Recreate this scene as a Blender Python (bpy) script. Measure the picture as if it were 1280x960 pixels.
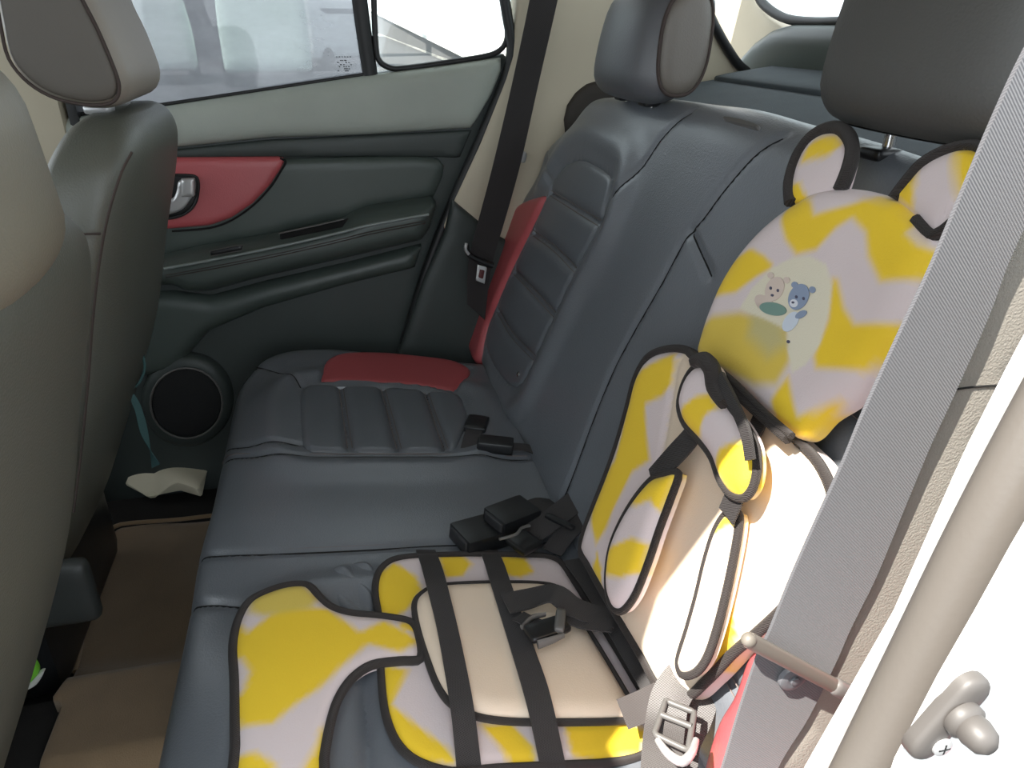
import bpy, bmesh, math, random
import numpy as np
from mathutils import Vector, Matrix
from mathutils.geometry import delaunay_2d_cdt
random.seed(3)
for o in list(bpy.data.objects): bpy.data.objects.remove(o)
sc = bpy.context.scene
COL = sc.collection

# ------------------------------------------------------------------ camera
FPX, CX, CY = 940.0, 640.0, 480.0
CAM = np.array([0.0, 0.0, 1.02])
_y = np.array([395 - CX, -(28 - CY), -FPX]); _y /= np.linalg.norm(_y)
_z = np.array([0, -_y[2], _y[1]]); _z /= np.linalg.norm(_z)
_x = np.cross(_y, _z); _x /= np.linalg.norm(_x); _z = np.cross(_x, _y)
ROT = np.array([_x, _y, _z])            # rows: world axes in camera axes
cd = bpy.data.cameras.new('camera'); cam = bpy.data.objects.new('camera', cd); COL.objects.link(cam)
cd.sensor_width = 36.0; cd.lens = FPX / 1280 * 36.0; cd.clip_start = 0.02; cd.clip_end = 300
M = Matrix([list(ROT[i]) + [CAM[i]] for i in range(3)] + [[0, 0, 0, 1]])
cam.matrix_world = M
sc.camera = cam

# ------------------------------------------------------------------ light
EXPO = 1.02
SUN = (0.62, 0.31, -1.0); SUN_E = 7.5; SKY_E = 1.5
sc.view_settings.view_transform = 'Standard'; sc.view_settings.look = 'None'
sc.view_settings.gamma = 1.0; sc.view_settings.use_curve_mapping = False
sc.view_settings.exposure = EXPO
w = bpy.data.worlds.new('sky'); sc.world = w; w.use_nodes = True
bg = w.node_tree.nodes['Background']; bg.inputs[0].default_value = (0.86, 0.94, 1.0, 1); bg.inputs[1].default_value = SKY_E
sl = bpy.data.lights.new('sun', 'SUN'); sl.energy = SUN_E; sl.angle = math.radians(0.6); sl.color = (1, 0.95, 0.87)
so = bpy.data.objects.new('sun', sl); COL.objects.link(so)
so.rotation_euler = Vector(SUN).to_track_quat('-Z', 'Y').to_euler(); so.location = (-3, -2, 6)

# ------------------------------------------------------------------ materials
def lin(c):
    return tuple(((v / 255) / 12.92 if v / 255 <= 0.04045 else ((v / 255 + 0.055) / 1.055) ** 2.4) for v in c) + (1,)
def mat(name, rgb, rough=0.5, bump=0.0, scale=300, var=0.0, metal=0.0, sheen=0.0, spec=0.5, vcol=False, kind='noise', coat=0.0):
    m = bpy.data.materials.new(name); m.use_nodes = True; nt = m.node_tree; b = nt.nodes['Principled BSDF']
    b.inputs['Roughness'].default_value = rough; b.inputs['Metallic'].default_value = metal
    b.inputs['Specular IOR Level'].default_value = 0.75 if 'leather' in name else spec
    b.inputs['Sheen Weight'].default_value = sheen
    b.inputs['Coat Weight'].default_value = coat
    tc = nt.nodes.new('ShaderNodeTexCoord')
    base = nt.nodes.new('ShaderNodeRGB'); base.outputs[0].default_value = lin(rgb); src = base.outputs[0]
    if vcol:
        a = nt.nodes.new('ShaderNodeVertexColor'); a.layer_name = 'Col'; src = a.outputs[0]
    if var > 0:
        n = nt.nodes.new('ShaderNodeTexNoise'); n.inputs['Scale'].default_value = 14; n.inputs['Detail'].default_value = 5
        nt.links.new(tc.outputs['Object'], n.inputs['Vector'])
        mr = nt.nodes.new('ShaderNodeMapRange'); mr.inputs[3].default_value = 1 - var; mr.inputs[4].default_value = 1 + var
        nt.links.new(n.outputs[0], mr.inputs[0])
        mx = nt.nodes.new('ShaderNodeVectorMath'); mx.operation = 'SCALE'
        nt.links.new(src, mx.inputs[0]); nt.links.new(mr.outputs[0], mx.inputs['Scale']); src = mx.outputs[0]
    nt.links.new(src, b.inputs['Base Color'])
    if bump > 0:
        if kind == 'weave':
            t = nt.nodes.new('ShaderNodeTexWave'); t.inputs['Scale'].default_value = scale; t.inputs['Distortion'].default_value = 0.6
            t.bands_direction = 'DIAGONAL'
        elif kind == 'grain':
            t = nt.nodes.new('ShaderNodeTexVoronoi'); t.inputs['Scale'].default_value = scale
        else:
            t = nt.nodes.new('ShaderNodeTexNoise'); t.inputs['Scale'].default_value = scale; t.inputs['Detail'].default_value = 3
        nt.links.new(tc.outputs['Object'], t.inputs['Vector'])
        bp = nt.nodes.new('ShaderNodeBump'); bp.inputs['Strength'].default_value = bump; bp.inputs['Distance'].default_value = 0.001
        nt.links.new(t.outputs[0], bp.inputs['Height']); nt.links.new(bp.outputs[0], b.inputs['Normal'])
    return m
LEA = mat('black_leather', (108, 112, 118), 0.34, 0.25, 420, 0.08, kind='grain')
LEA2 = mat('black_leather_ribbed', (102, 106, 112), 0.34, 0.2, 420, 0.08, kind='grain')
CLOTHC = mat('centre_leather', (104, 102, 112), 0.5, 0.35, 500, 0.06, kind='grain')
FLEA = mat('front_seat_leather', (90, 92, 84), 0.45, 0.25, 420, 0.08, kind='grain')
HLEA = mat('headrest_leather', (98, 92, 84), 0.5, 0.2, 420, 0.05, kind='grain')
RED = mat('red_leather', (182, 84, 88), 0.42, 0.2, 420, 0.06, kind='grain')
THR = mat('grey_thread', (120, 108, 104), 0.8)
THRD = mat('dark_thread', (60, 50, 46), 0.8)
GRV = mat('dark_cavity', (10, 10, 10), 0.9)
DPL = mat('black_door_plastic', (56, 63, 61), 0.5, 0.15, 260, 0.1)
DPL2 = mat('soft_black_door_vinyl', (68, 77, 73), 0.42, 0.15, 300, 0.08)
DFAB = mat('grey_green_door_vinyl', (166, 172, 163), 0.6, 0.35, 420, 0.1)
BEI = mat('beige_pillar_plastic', (196, 186, 164), 0.6, 0.1, 300, 0.04)
GTR = mat('grey_textured_trim', (150, 145, 137), 0.6, 0.5, 700, 0.05)
RUB = mat('black_rubber', (26, 27, 28), 0.5)
RUBG = mat('grey_rubber_seal', (100, 95, 90), 0.3, 0.1, 300, 0.05)
WHP = mat('white_car_paint', (226, 226, 222), 0.25, coat=0.6)
CHR = mat('brushed_chrome', (200, 200, 200), 0.22, metal=1.0)
SIL = mat('satin_silver_plastic', (196, 196, 196), 0.3, metal=0.5)
PLA = mat('black_plastic', (24, 25, 27), 0.38)
PLG = mat('grey_plastic', (96, 94, 92), 0.4)
WEB = mat('dark_webbing', (50, 46, 46), 0.7, 0.8, 260, 0.05, kind='weave', sheen=0.05)
WEBL = mat('grey_belt_webbing', (88, 88, 92), 0.5, 0.25, 330, 0.06, kind='weave', sheen=0.3)
PIP = mat('charcoal_binding_tape', (50, 44, 42), 0.75, 0.8, 300, 0.1, kind='weave', sheen=0.05)
FABC = mat('printed_padded_fabric', (220, 200, 60), 0.75, 0.3, 600, 0.02, vcol=True, sheen=0.1)
MATF = mat('brown_carpet', (132, 110, 84), 0.95, 0.9, 500, 0.25, sheen=0.3)
CARP = mat('dark_floor_carpet', (30, 28, 27), 0.95, 0.8, 400, 0.2)
SHF = mat('dark_grey_shelf_fabric', (78, 86, 92), 0.85, 0.6, 500, 0.15)
PAPR = mat('cream_paper', (222, 214, 190), 0.7, 0.1, 60, 0.04)
YEL, LIL, CRM = (242, 204, 44), (220, 205, 205), (230, 210, 188)

# ------------------------------------------------------------------ helpers
def tag(o, label, cat=None, group=None, kind=None):
    if label: o['label'] = label
    if cat: o['category'] = cat
    if group: o['group'] = group
    if kind: o['kind'] = kind
    return o
def empty(name, loc=(0, 0, 0)):
    o = bpy.data.objects.new(name, None); COL.objects.link(o); o.location = loc; o.empty_display_size = 0.05
    return o
WORLD = {}
def meshobj(name, V, F, m, parent=None, smooth=True, col=None):
    me = bpy.data.meshes.new(name)
    org = np.array(parent.matrix_world.translation) if False else np.array(WORLD.get(parent.name, (0, 0, 0)) if parent else (0, 0, 0))
    V = np.asarray(V, float) - org
    me.from_pydata([tuple(v) for v in V], [], [tuple(int(i) for i in f) for f in F])
    bm = bmesh.new(); bm.from_mesh(me); bmesh.ops.recalc_face_normals(bm, faces=bm.faces); bm.to_mesh(me); bm.free()
    if smooth: me.polygons.foreach_set('use_smooth', [True] * len(me.polygons))
    if col is not None:
        ca = me.color_attributes.new('Col', 'FLOAT_COLOR', 'POINT'); ca.data.foreach_set('color', np.asarray(col, np.float32).ravel())
    me.materials.append(m)
    if smooth:
        try: me.set_sharp_from_angle(angle=math.radians(50))
        except Exception: pass
    o = bpy.data.objects.new(name, me); COL.objects.link(o)
    if parent: o.parent = parent
    return o
def root(name, loc, label, cat, group=None):
    o = empty(name, loc); WORLD[o.name] = tuple(loc); tag(o, label, cat, group); return o
def part(parent):     # register a mesh part so that its children keep world coordinates
    WORLD[parent.name] = WORLD.get(parent.parent.name, (0, 0, 0)) if parent.parent else (0, 0, 0)
    return parent
def ray(u, v): return ROT @ np.array([u - CX, CY - v, -FPX])
def nrm(v): v = np.asarray(v, float); return v / max(np.linalg.norm(v), 1e-12)

class Plane:
    def __init__(s, O, e1, e2):
        s.O = np.array(O, float); s.e1 = nrm(e1); s.e2 = nrm(np.array(e2, float) - np.dot(e2, s.e1) * s.e1); s.n = np.cross(s.e1, s.e2)
    def pt(s, a, b, h=0.0): return s.O + a * s.e1 + b * s.e2 + h * s.n
    def nn(s, a, b): return s.n
    def px(s, u, v, h=0.0):
        r = ray(u, v); t = np.dot(s.n, s.O + h * s.n - CAM) / np.dot(s.n, r); p = CAM + t * r - s.O
        return (float(np.dot(p, s.e1)), float(np.dot(p, s.e2)))
class Prof:
    """surface swept along Y from an (x,z) profile; s = arc length, t = Y"""
    def __init__(s, pts):
        P = crom([np.array(p, float) for p in pts], 8, False)
        L = np.r_[0, np.cumsum(np.linalg.norm(np.diff(P, axis=0), axis=1))]
        n = int(L[-1] / 0.01); ss = np.linspace(0, L[-1], n)
        s.ss = ss; s.P = np.c_[np.interp(ss, L, P[:, 0]), np.interp(ss, L, P[:, 1])]
        T = np.gradient(s.P, axis=0); T /= np.linalg.norm(T, axis=1)[:, None]; s.N = np.c_[-T[:, 1], T[:, 0]]; s.L = L[-1]
    def pt(s, a, b, h=0.0):
        x = np.interp(a, s.ss, s.P[:, 0]); z = np.interp(a, s.ss, s.P[:, 1])
        n = s.nn(a, b)
        return np.array([x, b, z]) + h * n
    def nn(s, a, b):
        n = np.array([np.interp(a, s.ss, s.N[:, 0]), 0, np.interp(a, s.ss, s.N[:, 1])]); return n / np.linalg.norm(n)
    def px(s, u, v, h=0.0):
        r = ray(u, v); Q = s.P + h * s.N; best = None
        for i in range(len(Q) - 1):
            a, b = Q[i], Q[i + 1]; d = b - a; n = np.array([-d[1], d[0]])
            den = n[0] * r[0] + n[1] * r[2]
            if abs(den) < 1e-9: continue
            t = (n[0] * (a[0] - CAM[0]) + n[1] * (a[1] - CAM[2])) / den
            if t <= 0: continue
            p = np.array([CAM[0] + t * r[0], CAM[2] + t * r[2]]); k = np.dot(p - a, d) / np.dot(d, d)
            e = max(0, -k, k - 1)
            if den * 1 > 0: e += 0.0
            key = (e > 0.02, t if e <= 0.02 else e * 100)
            if best is None or key < best[0]:
                best = (key, (float(s.ss[i] + k * (s.ss[i + 1] - s.ss[i])), float(CAM[1] + t * r[1])))
        return best[1]

def crom(P, k=6, closed=True):
    P = [np.asarray(p, float) for p in P]; n = len(P); out = []
    rng = range(n) if closed else range(n - 1)
    for i in rng:
        g = (lambda j: P[j % n]) if closed else (lambda j: P[min(max(j, 0), n - 1)])
        a, b, c, d = g(i - 1), g(i), g(i + 1), g(i + 2)
        t1 = min(1, 1e9)
        for q in range(k):
            t = q / k
            # limit overshoot for uneven spacing
            lb = np.linalg.norm(c - b); la = max(np.linalg.norm(b - a), 1e-6); lc = max(np.linalg.norm(d - c), 1e-6)
            m1 = (c - a) * 0.5 * min(1, 2 * lb / (la + lb)) ; m2 = (d - b) * 0.5 * min(1, 2 * lb / (lc + lb))
            out.append((2*t**3-3*t**2+1)*b + (t**3-2*t**2+t)*m1 + (-2*t**3+3*t**2)*c + (t**3-t**2)*m2)
    if not closed: out.append(P[-1])
    return np.array(out)
def resample(P, step, closed=True):
    P = np.asarray(P, float)
    if closed: P = np.vstack([P, P[:1]])
    L = np.r_[0, np.cumsum(np.linalg.norm(np.diff(P, axis=0), axis=1))]
    n = max(int(round(L[-1] / step)), 4)
    q = np.linspace(0, L[-1], n, endpoint=not closed)
    return np.stack([np.interp(q, L, P[:, k]) for k in range(P.shape[1])], 1)
def segd(Q, P, closed=True):
    """distance of points Q to polyline P"""
    Q = np.asarray(Q, float); P = np.asarray(P, float)
    A = P; B = np.roll(P, -1, axis=0)
    if not closed: A = P[:-1]; B = P[1:]
    out = np.full(len(Q), 1e9)
    for a, b in zip(A, B):
        d = b - a; L = d @ d + 1e-15
        k = np.clip(((Q - a) @ d) / L, 0, 1); e = Q - a - k[:, None] * d
        out = np.minimum(out, np.einsum('ij,ij->i', e, e))
    return np.sqrt(out)
def inside(Q, P):
    Q = np.asarray(Q, float); P = np.asarray(P, float); x, y = Q[:, 0], Q[:, 1]; c = np.zeros(len(Q), bool)
    B = np.roll(P, -1, axis=0)
    for (ax, ay), (bx, by) in zip(P, B):
        if ay == by: continue
        m = ((ay > y) != (by > y)) & (x < (bx - ax) * (y - ay) / (by - ay) + ax); c ^= m
    return c
def sdist(Q, P): d = segd(Q, P); return np.where(inside(Q, P), d, -d)
def trace(surf, pts, h=0.0): return [surf.px(u, v, h) for u, v in pts]
def trace3(surf, pts, h=0.0): return np.array([surf.pt(*surf.px(u, v, h), h) for u, v in pts])

def panel(name, loop, surf, m, parent, lift=0.0, H=0.01, w=0.02, thick=0.01, grid=0.008, extra=None, paint=None, base=None, smooth_loop=True, prof=0.5):
    """sewn / moulded panel: closed solid over a 2-D outline on a surface, edge rounded by H over width w"""
    loop = crom(loop, 5) if smooth_loop else np.asarray(loop, float)
    B = resample(loop, grid)
    pts = [B]
    T = np.roll(B, -1, 0) - np.roll(B, 1, 0); T /= np.linalg.norm(T, axis=1)[:, None] + 1e-12
    area = np.sum(B[:, 0] * np.roll(B[:, 1], -1) - np.roll(B[:, 0], -1) * B[:, 1])
    Nn = np.c_[-T[:, 1], T[:, 0]] * (1 if area > 0 else -1)
    used = B
    for fr in (0.12, 0.38):
        o = B + Nn * (w * fr); d = segd(o, B); o = o[(d > w * fr * 0.9) & inside(o, B)]; pts.append(o)
    mn, mx = B.min(0), B.max(0)
    gx, gy = np.meshgrid(np.arange(mn[0], mx[0], grid), np.arange(mn[1], mx[1], grid * 0.9)); gx = gx + (np.arange(gx.shape[0])[:, None] % 2) * grid * 0.5
    G = np.c_[gx.ravel(), gy.ravel()]; G = G[inside(G, B)]; dG = segd(G, B)
    G = G[dG > max(w * 0.38 + grid * 0.4, grid * 0.6)]
    A = np.vstack(pts + [G])
    if surf_is_flat(surf) and extra is None and paint is None and H == 0: A = B
    V2, E, Fc, *_ = delaunay_2d_cdt([Vector(p) for p in A], [], [list(range(len(B)))], 1, 1e-6)
    Q = np.array([(v.x, v.y) for v in V2])
    d = segd(Q, B); k = 1 - np.clip(d / w, 0, 1)
    top = lift - H * (1 - (1 - k ** 2) ** prof)
    if extra is not None: top = top + extra(Q, d)
    n = len(Q)
    Vt = np.array([surf.pt(q[0], q[1], h) for q, h in zip(Q, top)])
    Vb = np.array([surf.pt(q[0], q[1], lift - H - thick) for q in Q])
    from collections import Counter
    ec = Counter()
    F = [tuple(f) for f in Fc]
    for f in F:
        for i in range(len(f)): ec[(f[i], f[(i + 1) % len(f)])] += 1
    bd = [(a, b) for (a, b) in ec if (b, a) not in ec]
    FF = F + [tuple(i + n for i in reversed(f)) for f in F] + [(b, a, a + n, b + n) for a, b in bd]
    col = None
    if paint is not None:
        base_c = np.array(lin(base)); C = np.tile(base_c, (n, 1))
        for poly, c, blur in paint:
            sd = sdist(Q, np.array(poly)); a = np.clip(sd / (blur * 0.6) * 0.5 + 0.5, 0, 1)[:, None]; a = a * a * (3 - 2 * a)
            C = C * (1 - a) + np.array(lin(c)) * a
        col = np.vstack([C, C])
    return meshobj(name, np.vstack([Vt, Vb]), FF, m, parent, True, col)
def surf_is_flat(s): return isinstance(s, Plane)

def tube(name, P, r, m, parent=None, closed=False, seg=8, flat=1.0, smoothk=4, up=None):
    P = crom(P, smoothk, closed) if smoothk else np.asarray(P, float)
    n = len(P); V = []; F = []
    T = (np.roll(P, -1, 0) - np.roll(P, 1, 0)) if closed else np.gradient(P, axis=0)
    T = np.array([nrm(t) for t in T])
    U = nrm(np.cross(T[0], [0.3, 0.2, 0.9])) if up is None else None
    rr = r if hasattr(r, '__len__') else [r] * n
    if hasattr(r, '__len__'): rr = np.interp(np.linspace(0, 1, n), np.linspace(0, 1, len(r)), r)
    for i in range(n):
        if up is None:
            U = nrm(U - np.dot(U, T[i]) * T[i]); W = np.cross(T[i], U)
        else:
            u0 = up[min(i, len(up) - 1)] if hasattr(up[0], '__len__') else up
            W = nrm(np.cross(T[i], u0)); U = nrm(np.cross(W, T[i]))
        for j in range(seg):
            a = 2 * math.pi * j / seg; V.append(P[i] + rr[i] * (math.cos(a) * W + math.sin(a) * U * flat))
    m_ = n if closed else n - 1
    for i in range(m_):
        for j in range(seg):
            a = i * seg + j; b = i * seg + (j + 1) % seg; c = ((i + 1) % n) * seg + (j + 1) % seg; d = ((i + 1) % n) * seg + j
            F.append((a, b, c, d))
    if not closed: F += [tuple(range(seg)), tuple(range((n - 1) * seg, n * seg))]
    return meshobj(name, V, F, m, parent)
def ribbon(name, L, R, m, parent=None, thick=0.0018, k=6, cols=4):
    """strap between two edge lines given as 3-D points"""
    L = crom(L, k, False); R = crom(R, k, False); n = len(L); V = []; F = []; c = cols
    side = R - L; T = np.gradient((L + R) / 2, axis=0)
    N = np.array([nrm(np.cross(a, b)) for a, b in zip(side, T)])
    for s in (0.5, -0.5):
        for i in range(n):
            for j in range(c + 1):
                q = j / c; V.append(L[i] * (1 - q) + R[i] * q + N[i] * thick * s)
    W = c + 1; o = n * W
    for i in range(n - 1):
        for j in range(c):
            a = i * W + j; F.append((a, a + 1, a + W + 1, a + W)); F.append((o + a, o + a + W, o + a + W + 1, o + a + 1))
        F.append((i * W, (i + 1) * W, o + (i + 1) * W, o + i * W)); a = i * W + c; F.append((a, o + a, o + a + W, a + W))
    for j in range(c):
        F.append((j, o + j, o + j + 1, j + 1)); a = (n - 1) * W + j; F.append((a, a + 1, o + a + 1, o + a))
    return meshobj(name, V, F, m, parent)
def strap(name, surf, pts, width, h, m, parent=None, thick=0.002):
    """strap lying on a surface; pts = (u,v[,h]) pixel centre line"""
    C = []; N = []
    for p in pts:
        hh = p[2] if len(p) > 2 else h; st = surf.px(p[0], p[1], hh); C.append(surf.pt(*st, hh)); N.append(surf.nn(*st))
    C = crom(C, 5, False); N = crom(N, 5, False); T = np.gradient(C, axis=0)
    S = np.array([nrm(np.cross(t, n_)) for t, n_ in zip(T, N)]) * width / 2
    return ribbon(name, C - S, C + S, m, parent, thick, 1)
def rbox(name, size, r, m, parent=None, loc=(0, 0, 0), rot=None, deform=None, seg=4, n=6):
    """rounded box, optional deform(x,y,z)->(x,y,z) in its own axes"""
    hx, hy, hz = [s / 2 for s in size]; r = min(r, hx, hy, hz)
    bm = bmesh.new(); bmesh.ops.create_cube(bm, size=2.0); bmesh.ops.subdivide_edges(bm, edges=bm.edges, cuts=n, use_grid_fill=True)
    inner = np.array([hx - r, hy - r, hz - r]); hs = np.array([hx, hy, hz])
    V = []
    for v in bm.verts:
        p = np.array(v.co)
        # cluster the samples towards the rounded edges
        q = np.sign(p) * (1 - (1 - np.abs(p)) ** 1.6) * hs
        c = np.clip(q, -inner, inner); d = q - c; l = np.linalg.norm(d)
        if l > 1e-9: q = c + d / l * r
        if deform: q = np.array(deform(*q))
        V.append(q)
    F = [[v.index for v in f.verts] for f in bm.faces] if not bm.verts.index_update() else []
    bm.free()
    R = np.array(rot) if rot is not None else np.eye(3)
    V = np.array(V) @ R.T + np.array(loc)
    return meshobj(name, V, F, m, parent)
def axes(x, z):      # rotation matrix with given x axis and approx z axis
    x = nrm(x); y = nrm(np.cross(z, x)); z = np.cross(x, y); return np.c_[x, y, z]
def slab(name, loop, surf, m, parent=None, lift=0.0, thick=0.01):
    """flat cut sheet with straight edges"""
    n = len(loop); V = [surf.pt(a, b, lift) for a, b in loop] + [surf.pt(a, b, lift - thick) for a, b in loop]
    F = [tuple(range(n)), tuple(range(2 * n - 1, n - 1, -1))] + [(i, (i + 1) % n, (i + 1) % n + n, i + n) for i in range(n)]
    return meshobj(name, V, F, m, parent, False)
def boxm(name, lo, hi, m, parent=None, bev=0.0):
    lo = np.array(lo, float); hi = np.array(hi, float)
    return rbox(name, hi - lo, max(bev, 0.001), m, parent, (lo + hi) / 2, n=2)
def disc_tube(name, C, n_, r, tr, m, parent=None, a1=None, rx=1.0, k=36):
    n_ = nrm(n_); a = nrm(np.cross(n_, [0, 0, 1])) if a1 is None else nrm(a1); b = np.cross(n_, a)
    P = [np.array(C) + r * (math.cos(t) * a * rx + math.sin(t) * b) for t in np.linspace(0, 2 * math.pi, k, endpoint=False)]
    return tube(name, P, tr, m, parent, True, smoothk=0)
def lathe(name, prof, C, n_, m, parent=None, k=28):
    n_ = nrm(n_); a = nrm(np.cross(n_, [0.2, 0.1, 1])); b = np.cross(n_, a); V = []; F = []
    for (r, h) in prof:
        for j in range(k):
            t = 2 * math.pi * j / k; V.append(np.array(C) + n_ * h + r * (math.cos(t) * a + math.sin(t) * b))
    for i in range(len(prof) - 1):
        for j in range(k): F.append((i * k + j, i * k + (j + 1) % k, (i + 1) * k + (j + 1) % k, (i + 1) * k + j))
    F += [tuple(range(k)), tuple(range((len(prof) - 1) * k, len(prof) * k))]
    return meshobj(name, V, F, m, parent)
def sstruct(o, label=None): o['kind'] = 'structure'; 
def S_(o, label=None):
    o['kind'] = 'structure'
    if label: o['label'] = label
    return o

# ================================================================== SETTING
# outside ground, asphalt and kerb
GZ = -0.30
G = Plane((0, 0, GZ), (1, 0, 0), (0, 1, 0))
ASPH = mat('grey_asphalt', (66, 65, 66), 0.9, 0.5, 40, 0.12)
CONC = mat('pale_concrete', (226, 222, 214), 0.9, 0.3, 20, 0.05)
S_(slab('ground', [(-60, -8), (60, -8), (60, 90), (-60, 90)], G, ASPH, None, 0, 0.05), 'asphalt ground outside the car')
kerb = root('parapet', (6, 20, GZ), 'sloping white concrete parapet with pale paving seen through the small quarter window', 'wall')
def gp(u, v): return G.px(u, v)
K0, K1 = np.array(gp(462, 38)), np.array(gp(556, 76))
kd = nrm(K1 - K0); K1e = K1 + kd * 12
kn = np.array([-kd[1], kd[0]]); kn = kn if kn[0] > 0 else -kn
slab('paving', [tuple(K0), tuple(K1e), tuple(K1e + kn * 40), tuple(K0 + kn * 60)], G, CONC, kerb, 0.10, 0.10)
_a, _b = np.r_[K0, GZ], np.r_[K1e, GZ]; _n = np.r_[kn, 0] * 0.35
_V = [_a, _b, _b + [0, 0, 0.25], _a + [0, 0, 3.4]]; _V = _V + [v + _n for v in _V]
meshobj('parapet_wall', _V, [(0, 1, 2, 3), (7, 6, 5, 4), (0, 4, 5, 1), (1, 5, 6, 2), (2, 6, 7, 3), (3, 7, 4, 0)], mat('grey_parapet', (84, 82, 82), 0.9, 0.4, 20, 0.08), kerb, False)
_V2 = [_b + [0, 0, 0.25] - _n * .5, _a + [0, 0, 3.4] - _n * .5, _a + [0, 0, 3.4] + _n * 1.5, _b + [0, 0, 0.25] + _n * 1.5]; _V2 = _V2 + [v + [0, 0, 0.14] for v in _V2]
meshobj('parapet_cap', _V2, [(0, 1, 2, 3), (7, 6, 5, 4), (0, 4, 5, 1), (1, 5, 6, 2), (2, 6, 7, 3), (3, 7, 4, 0)], mat('white_cap', (236, 234, 228), 0.8), kerb, False)
bldg = boxm('concrete_building', (-22, 34, GZ), (0.6, 36, 9), mat('grey_concrete_wall', (74, 74, 78), 0.9, 0.3, 5, 0.15)); tag(bldg, 'hazy grey concrete building behind the parked vans', 'building')

# car body shell around the cabin
ROOF_E = [(-1.46, 0.16), (-0.42, 0.17), (-0.33, 0.25), (-0.24, 0.30), (-0.1, 0.315), (-0.04, 0.318), (0.0, 0.28), (0.06, 0.22), (0.14, 0.17), (1.05, 0.16)]  # near edge shaped, and front lengthened, so the unseen roof casts the wanted shadow
RP = Plane((0, 0, 1.36), (1, 0, 0), (0, 1, 0))
S_(slab('ceiling', ROOF_E + [(1.05, 1.50), (-1.46, 1.50)], RP, BEI, None, 0.0, 0.03), 'beige roof lining')
S_(boxm('floor', (-1.6, 0.12, -0.06), (1.1, 1.76, 0.0), CARP), 'dark carpeted car floor')
S_(boxm('trim_1', (-0.62, 0.86, -0.002), (-0.02, 1.02, 0.05), CARP, None, 0.03), 'low carpeted tunnel hump across the footwell')
# near side body
JY = Plane((0, 0.2, 0), (1, 0, 0), (0, 0, 1))
def sideplane(y): return Plane((0, y, 0), (1, 0, 0), (0, 0, 1))

# ---------------------------------------------------------------- far door
DY = 1.66
door = empty('door_1', (0, DY, 0)); WORLD['door_1'] = (0, DY, 0); S_(door, 'far rear door trimmed in black and grey green with a red inlay')
D = sideplane(DY)
def dt(pts, h=0.0): return trace(D, pts, h)
# backing shell with dark plastic
panel('door_shell', dt([(-60, 165), (70, 147), (190, 134), (455, 94), (634, 67), (640, 85), (622, 130), (600, 180), (565, 250), (530, 340), (500, 440), (420, 640), (230, 640), (60, 640), (-60, 640)]), D, DPL, door, 0.0, 0.008, 0.02, 0.04, 0.02, smooth_loop=False)
# upper trim with soft rolled sill edge
panel('upper_trim', dt([(-60, 168), (70, 150), (190, 136), (455, 95.5), (560, 82), (628, 72), (629, 88), (617, 118), (598, 150), (590, 161), (450, 170), (337, 173), (224, 185), (100, 190), (-60, 195)], 0.022), D, DFAB, door, 0.022, 0.018, 0.03, 0.01, 0.012, smooth_loop=False)
panel('middle_band', dt([(100, 196), (224, 187), (337, 175), (590, 163), (575, 198), (558, 197), (470, 196), (358, 197), (220, 198), (100, 203)], 0.010), D, DPL, door, 0.010, 0.006, 0.01, 0.008, 0.012, smooth_loop=False)
# padded insert next to the red inlay
panel('door_pad', dt([(120, 200), (220, 199), (345, 199), (362, 199), (440, 197), (520, 196), (548, 199), (556, 208), (554, 222), (543, 247), (500, 256), (460, 262), (432, 276), (330, 297), (205, 322), (120, 330)], 0.016), D, DPL2, door, 0.016, 0.012, 0.02, 0.008, 0.010, smooth_loop=False)
rd = panel('red_inlay', dt([(120, 200), (220, 198), (348, 197), (356, 200), (352, 210), (338, 232), (316, 255), (290, 273), (262, 283), (215, 287), (120, 290)], 0.024), D, RED, door, 0.024, 0.010, 0.012, 0.012, 0.008, smooth_loop=False)
rd['label'] = 'dark red inlay'
tube('inlay_seam', trace3(D, [(350, 198), (357, 202), (352, 212), (338, 234), (316, 257), (290, 275), (262, 285), (215, 289)], 0.018), 0.0022, GRV, door)
hc = panel('handle_cup', dt([(195, 219), (232, 219), (246, 222), (248, 238), (243, 256), (230, 268), (212, 273), (195, 272)], 0.027), D, PLA, door, 0.027, 0.004, 0.004, 0.006, 0.006)
tube('rim', trace3(D, [(200, 219), (232, 219), (246, 222), (248, 238), (243, 256), (230, 268), (212, 273), (200, 273)], 0.028), 0.0028, RUB, part(hc))
hd = panel('door_handle', dt([(224, 226), (242, 225), (244, 236), (238, 250), (228, 262), (214, 268), (205, 268), (208, 250), (216, 248), (220, 240)], 0.034), D, SIL, door, 0.034, 0.005, 0.005, 0.004, 0.004); hd['label'] = 'silver door release lever'
panel('lock_lever', dt([(226, 224), (243, 223), (243, 246), (226, 247)], 0.042), D, SIL, part(hd), 0.042, 0.004, 0.005, 0.006, 0.004, smooth_loop=False)
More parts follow.
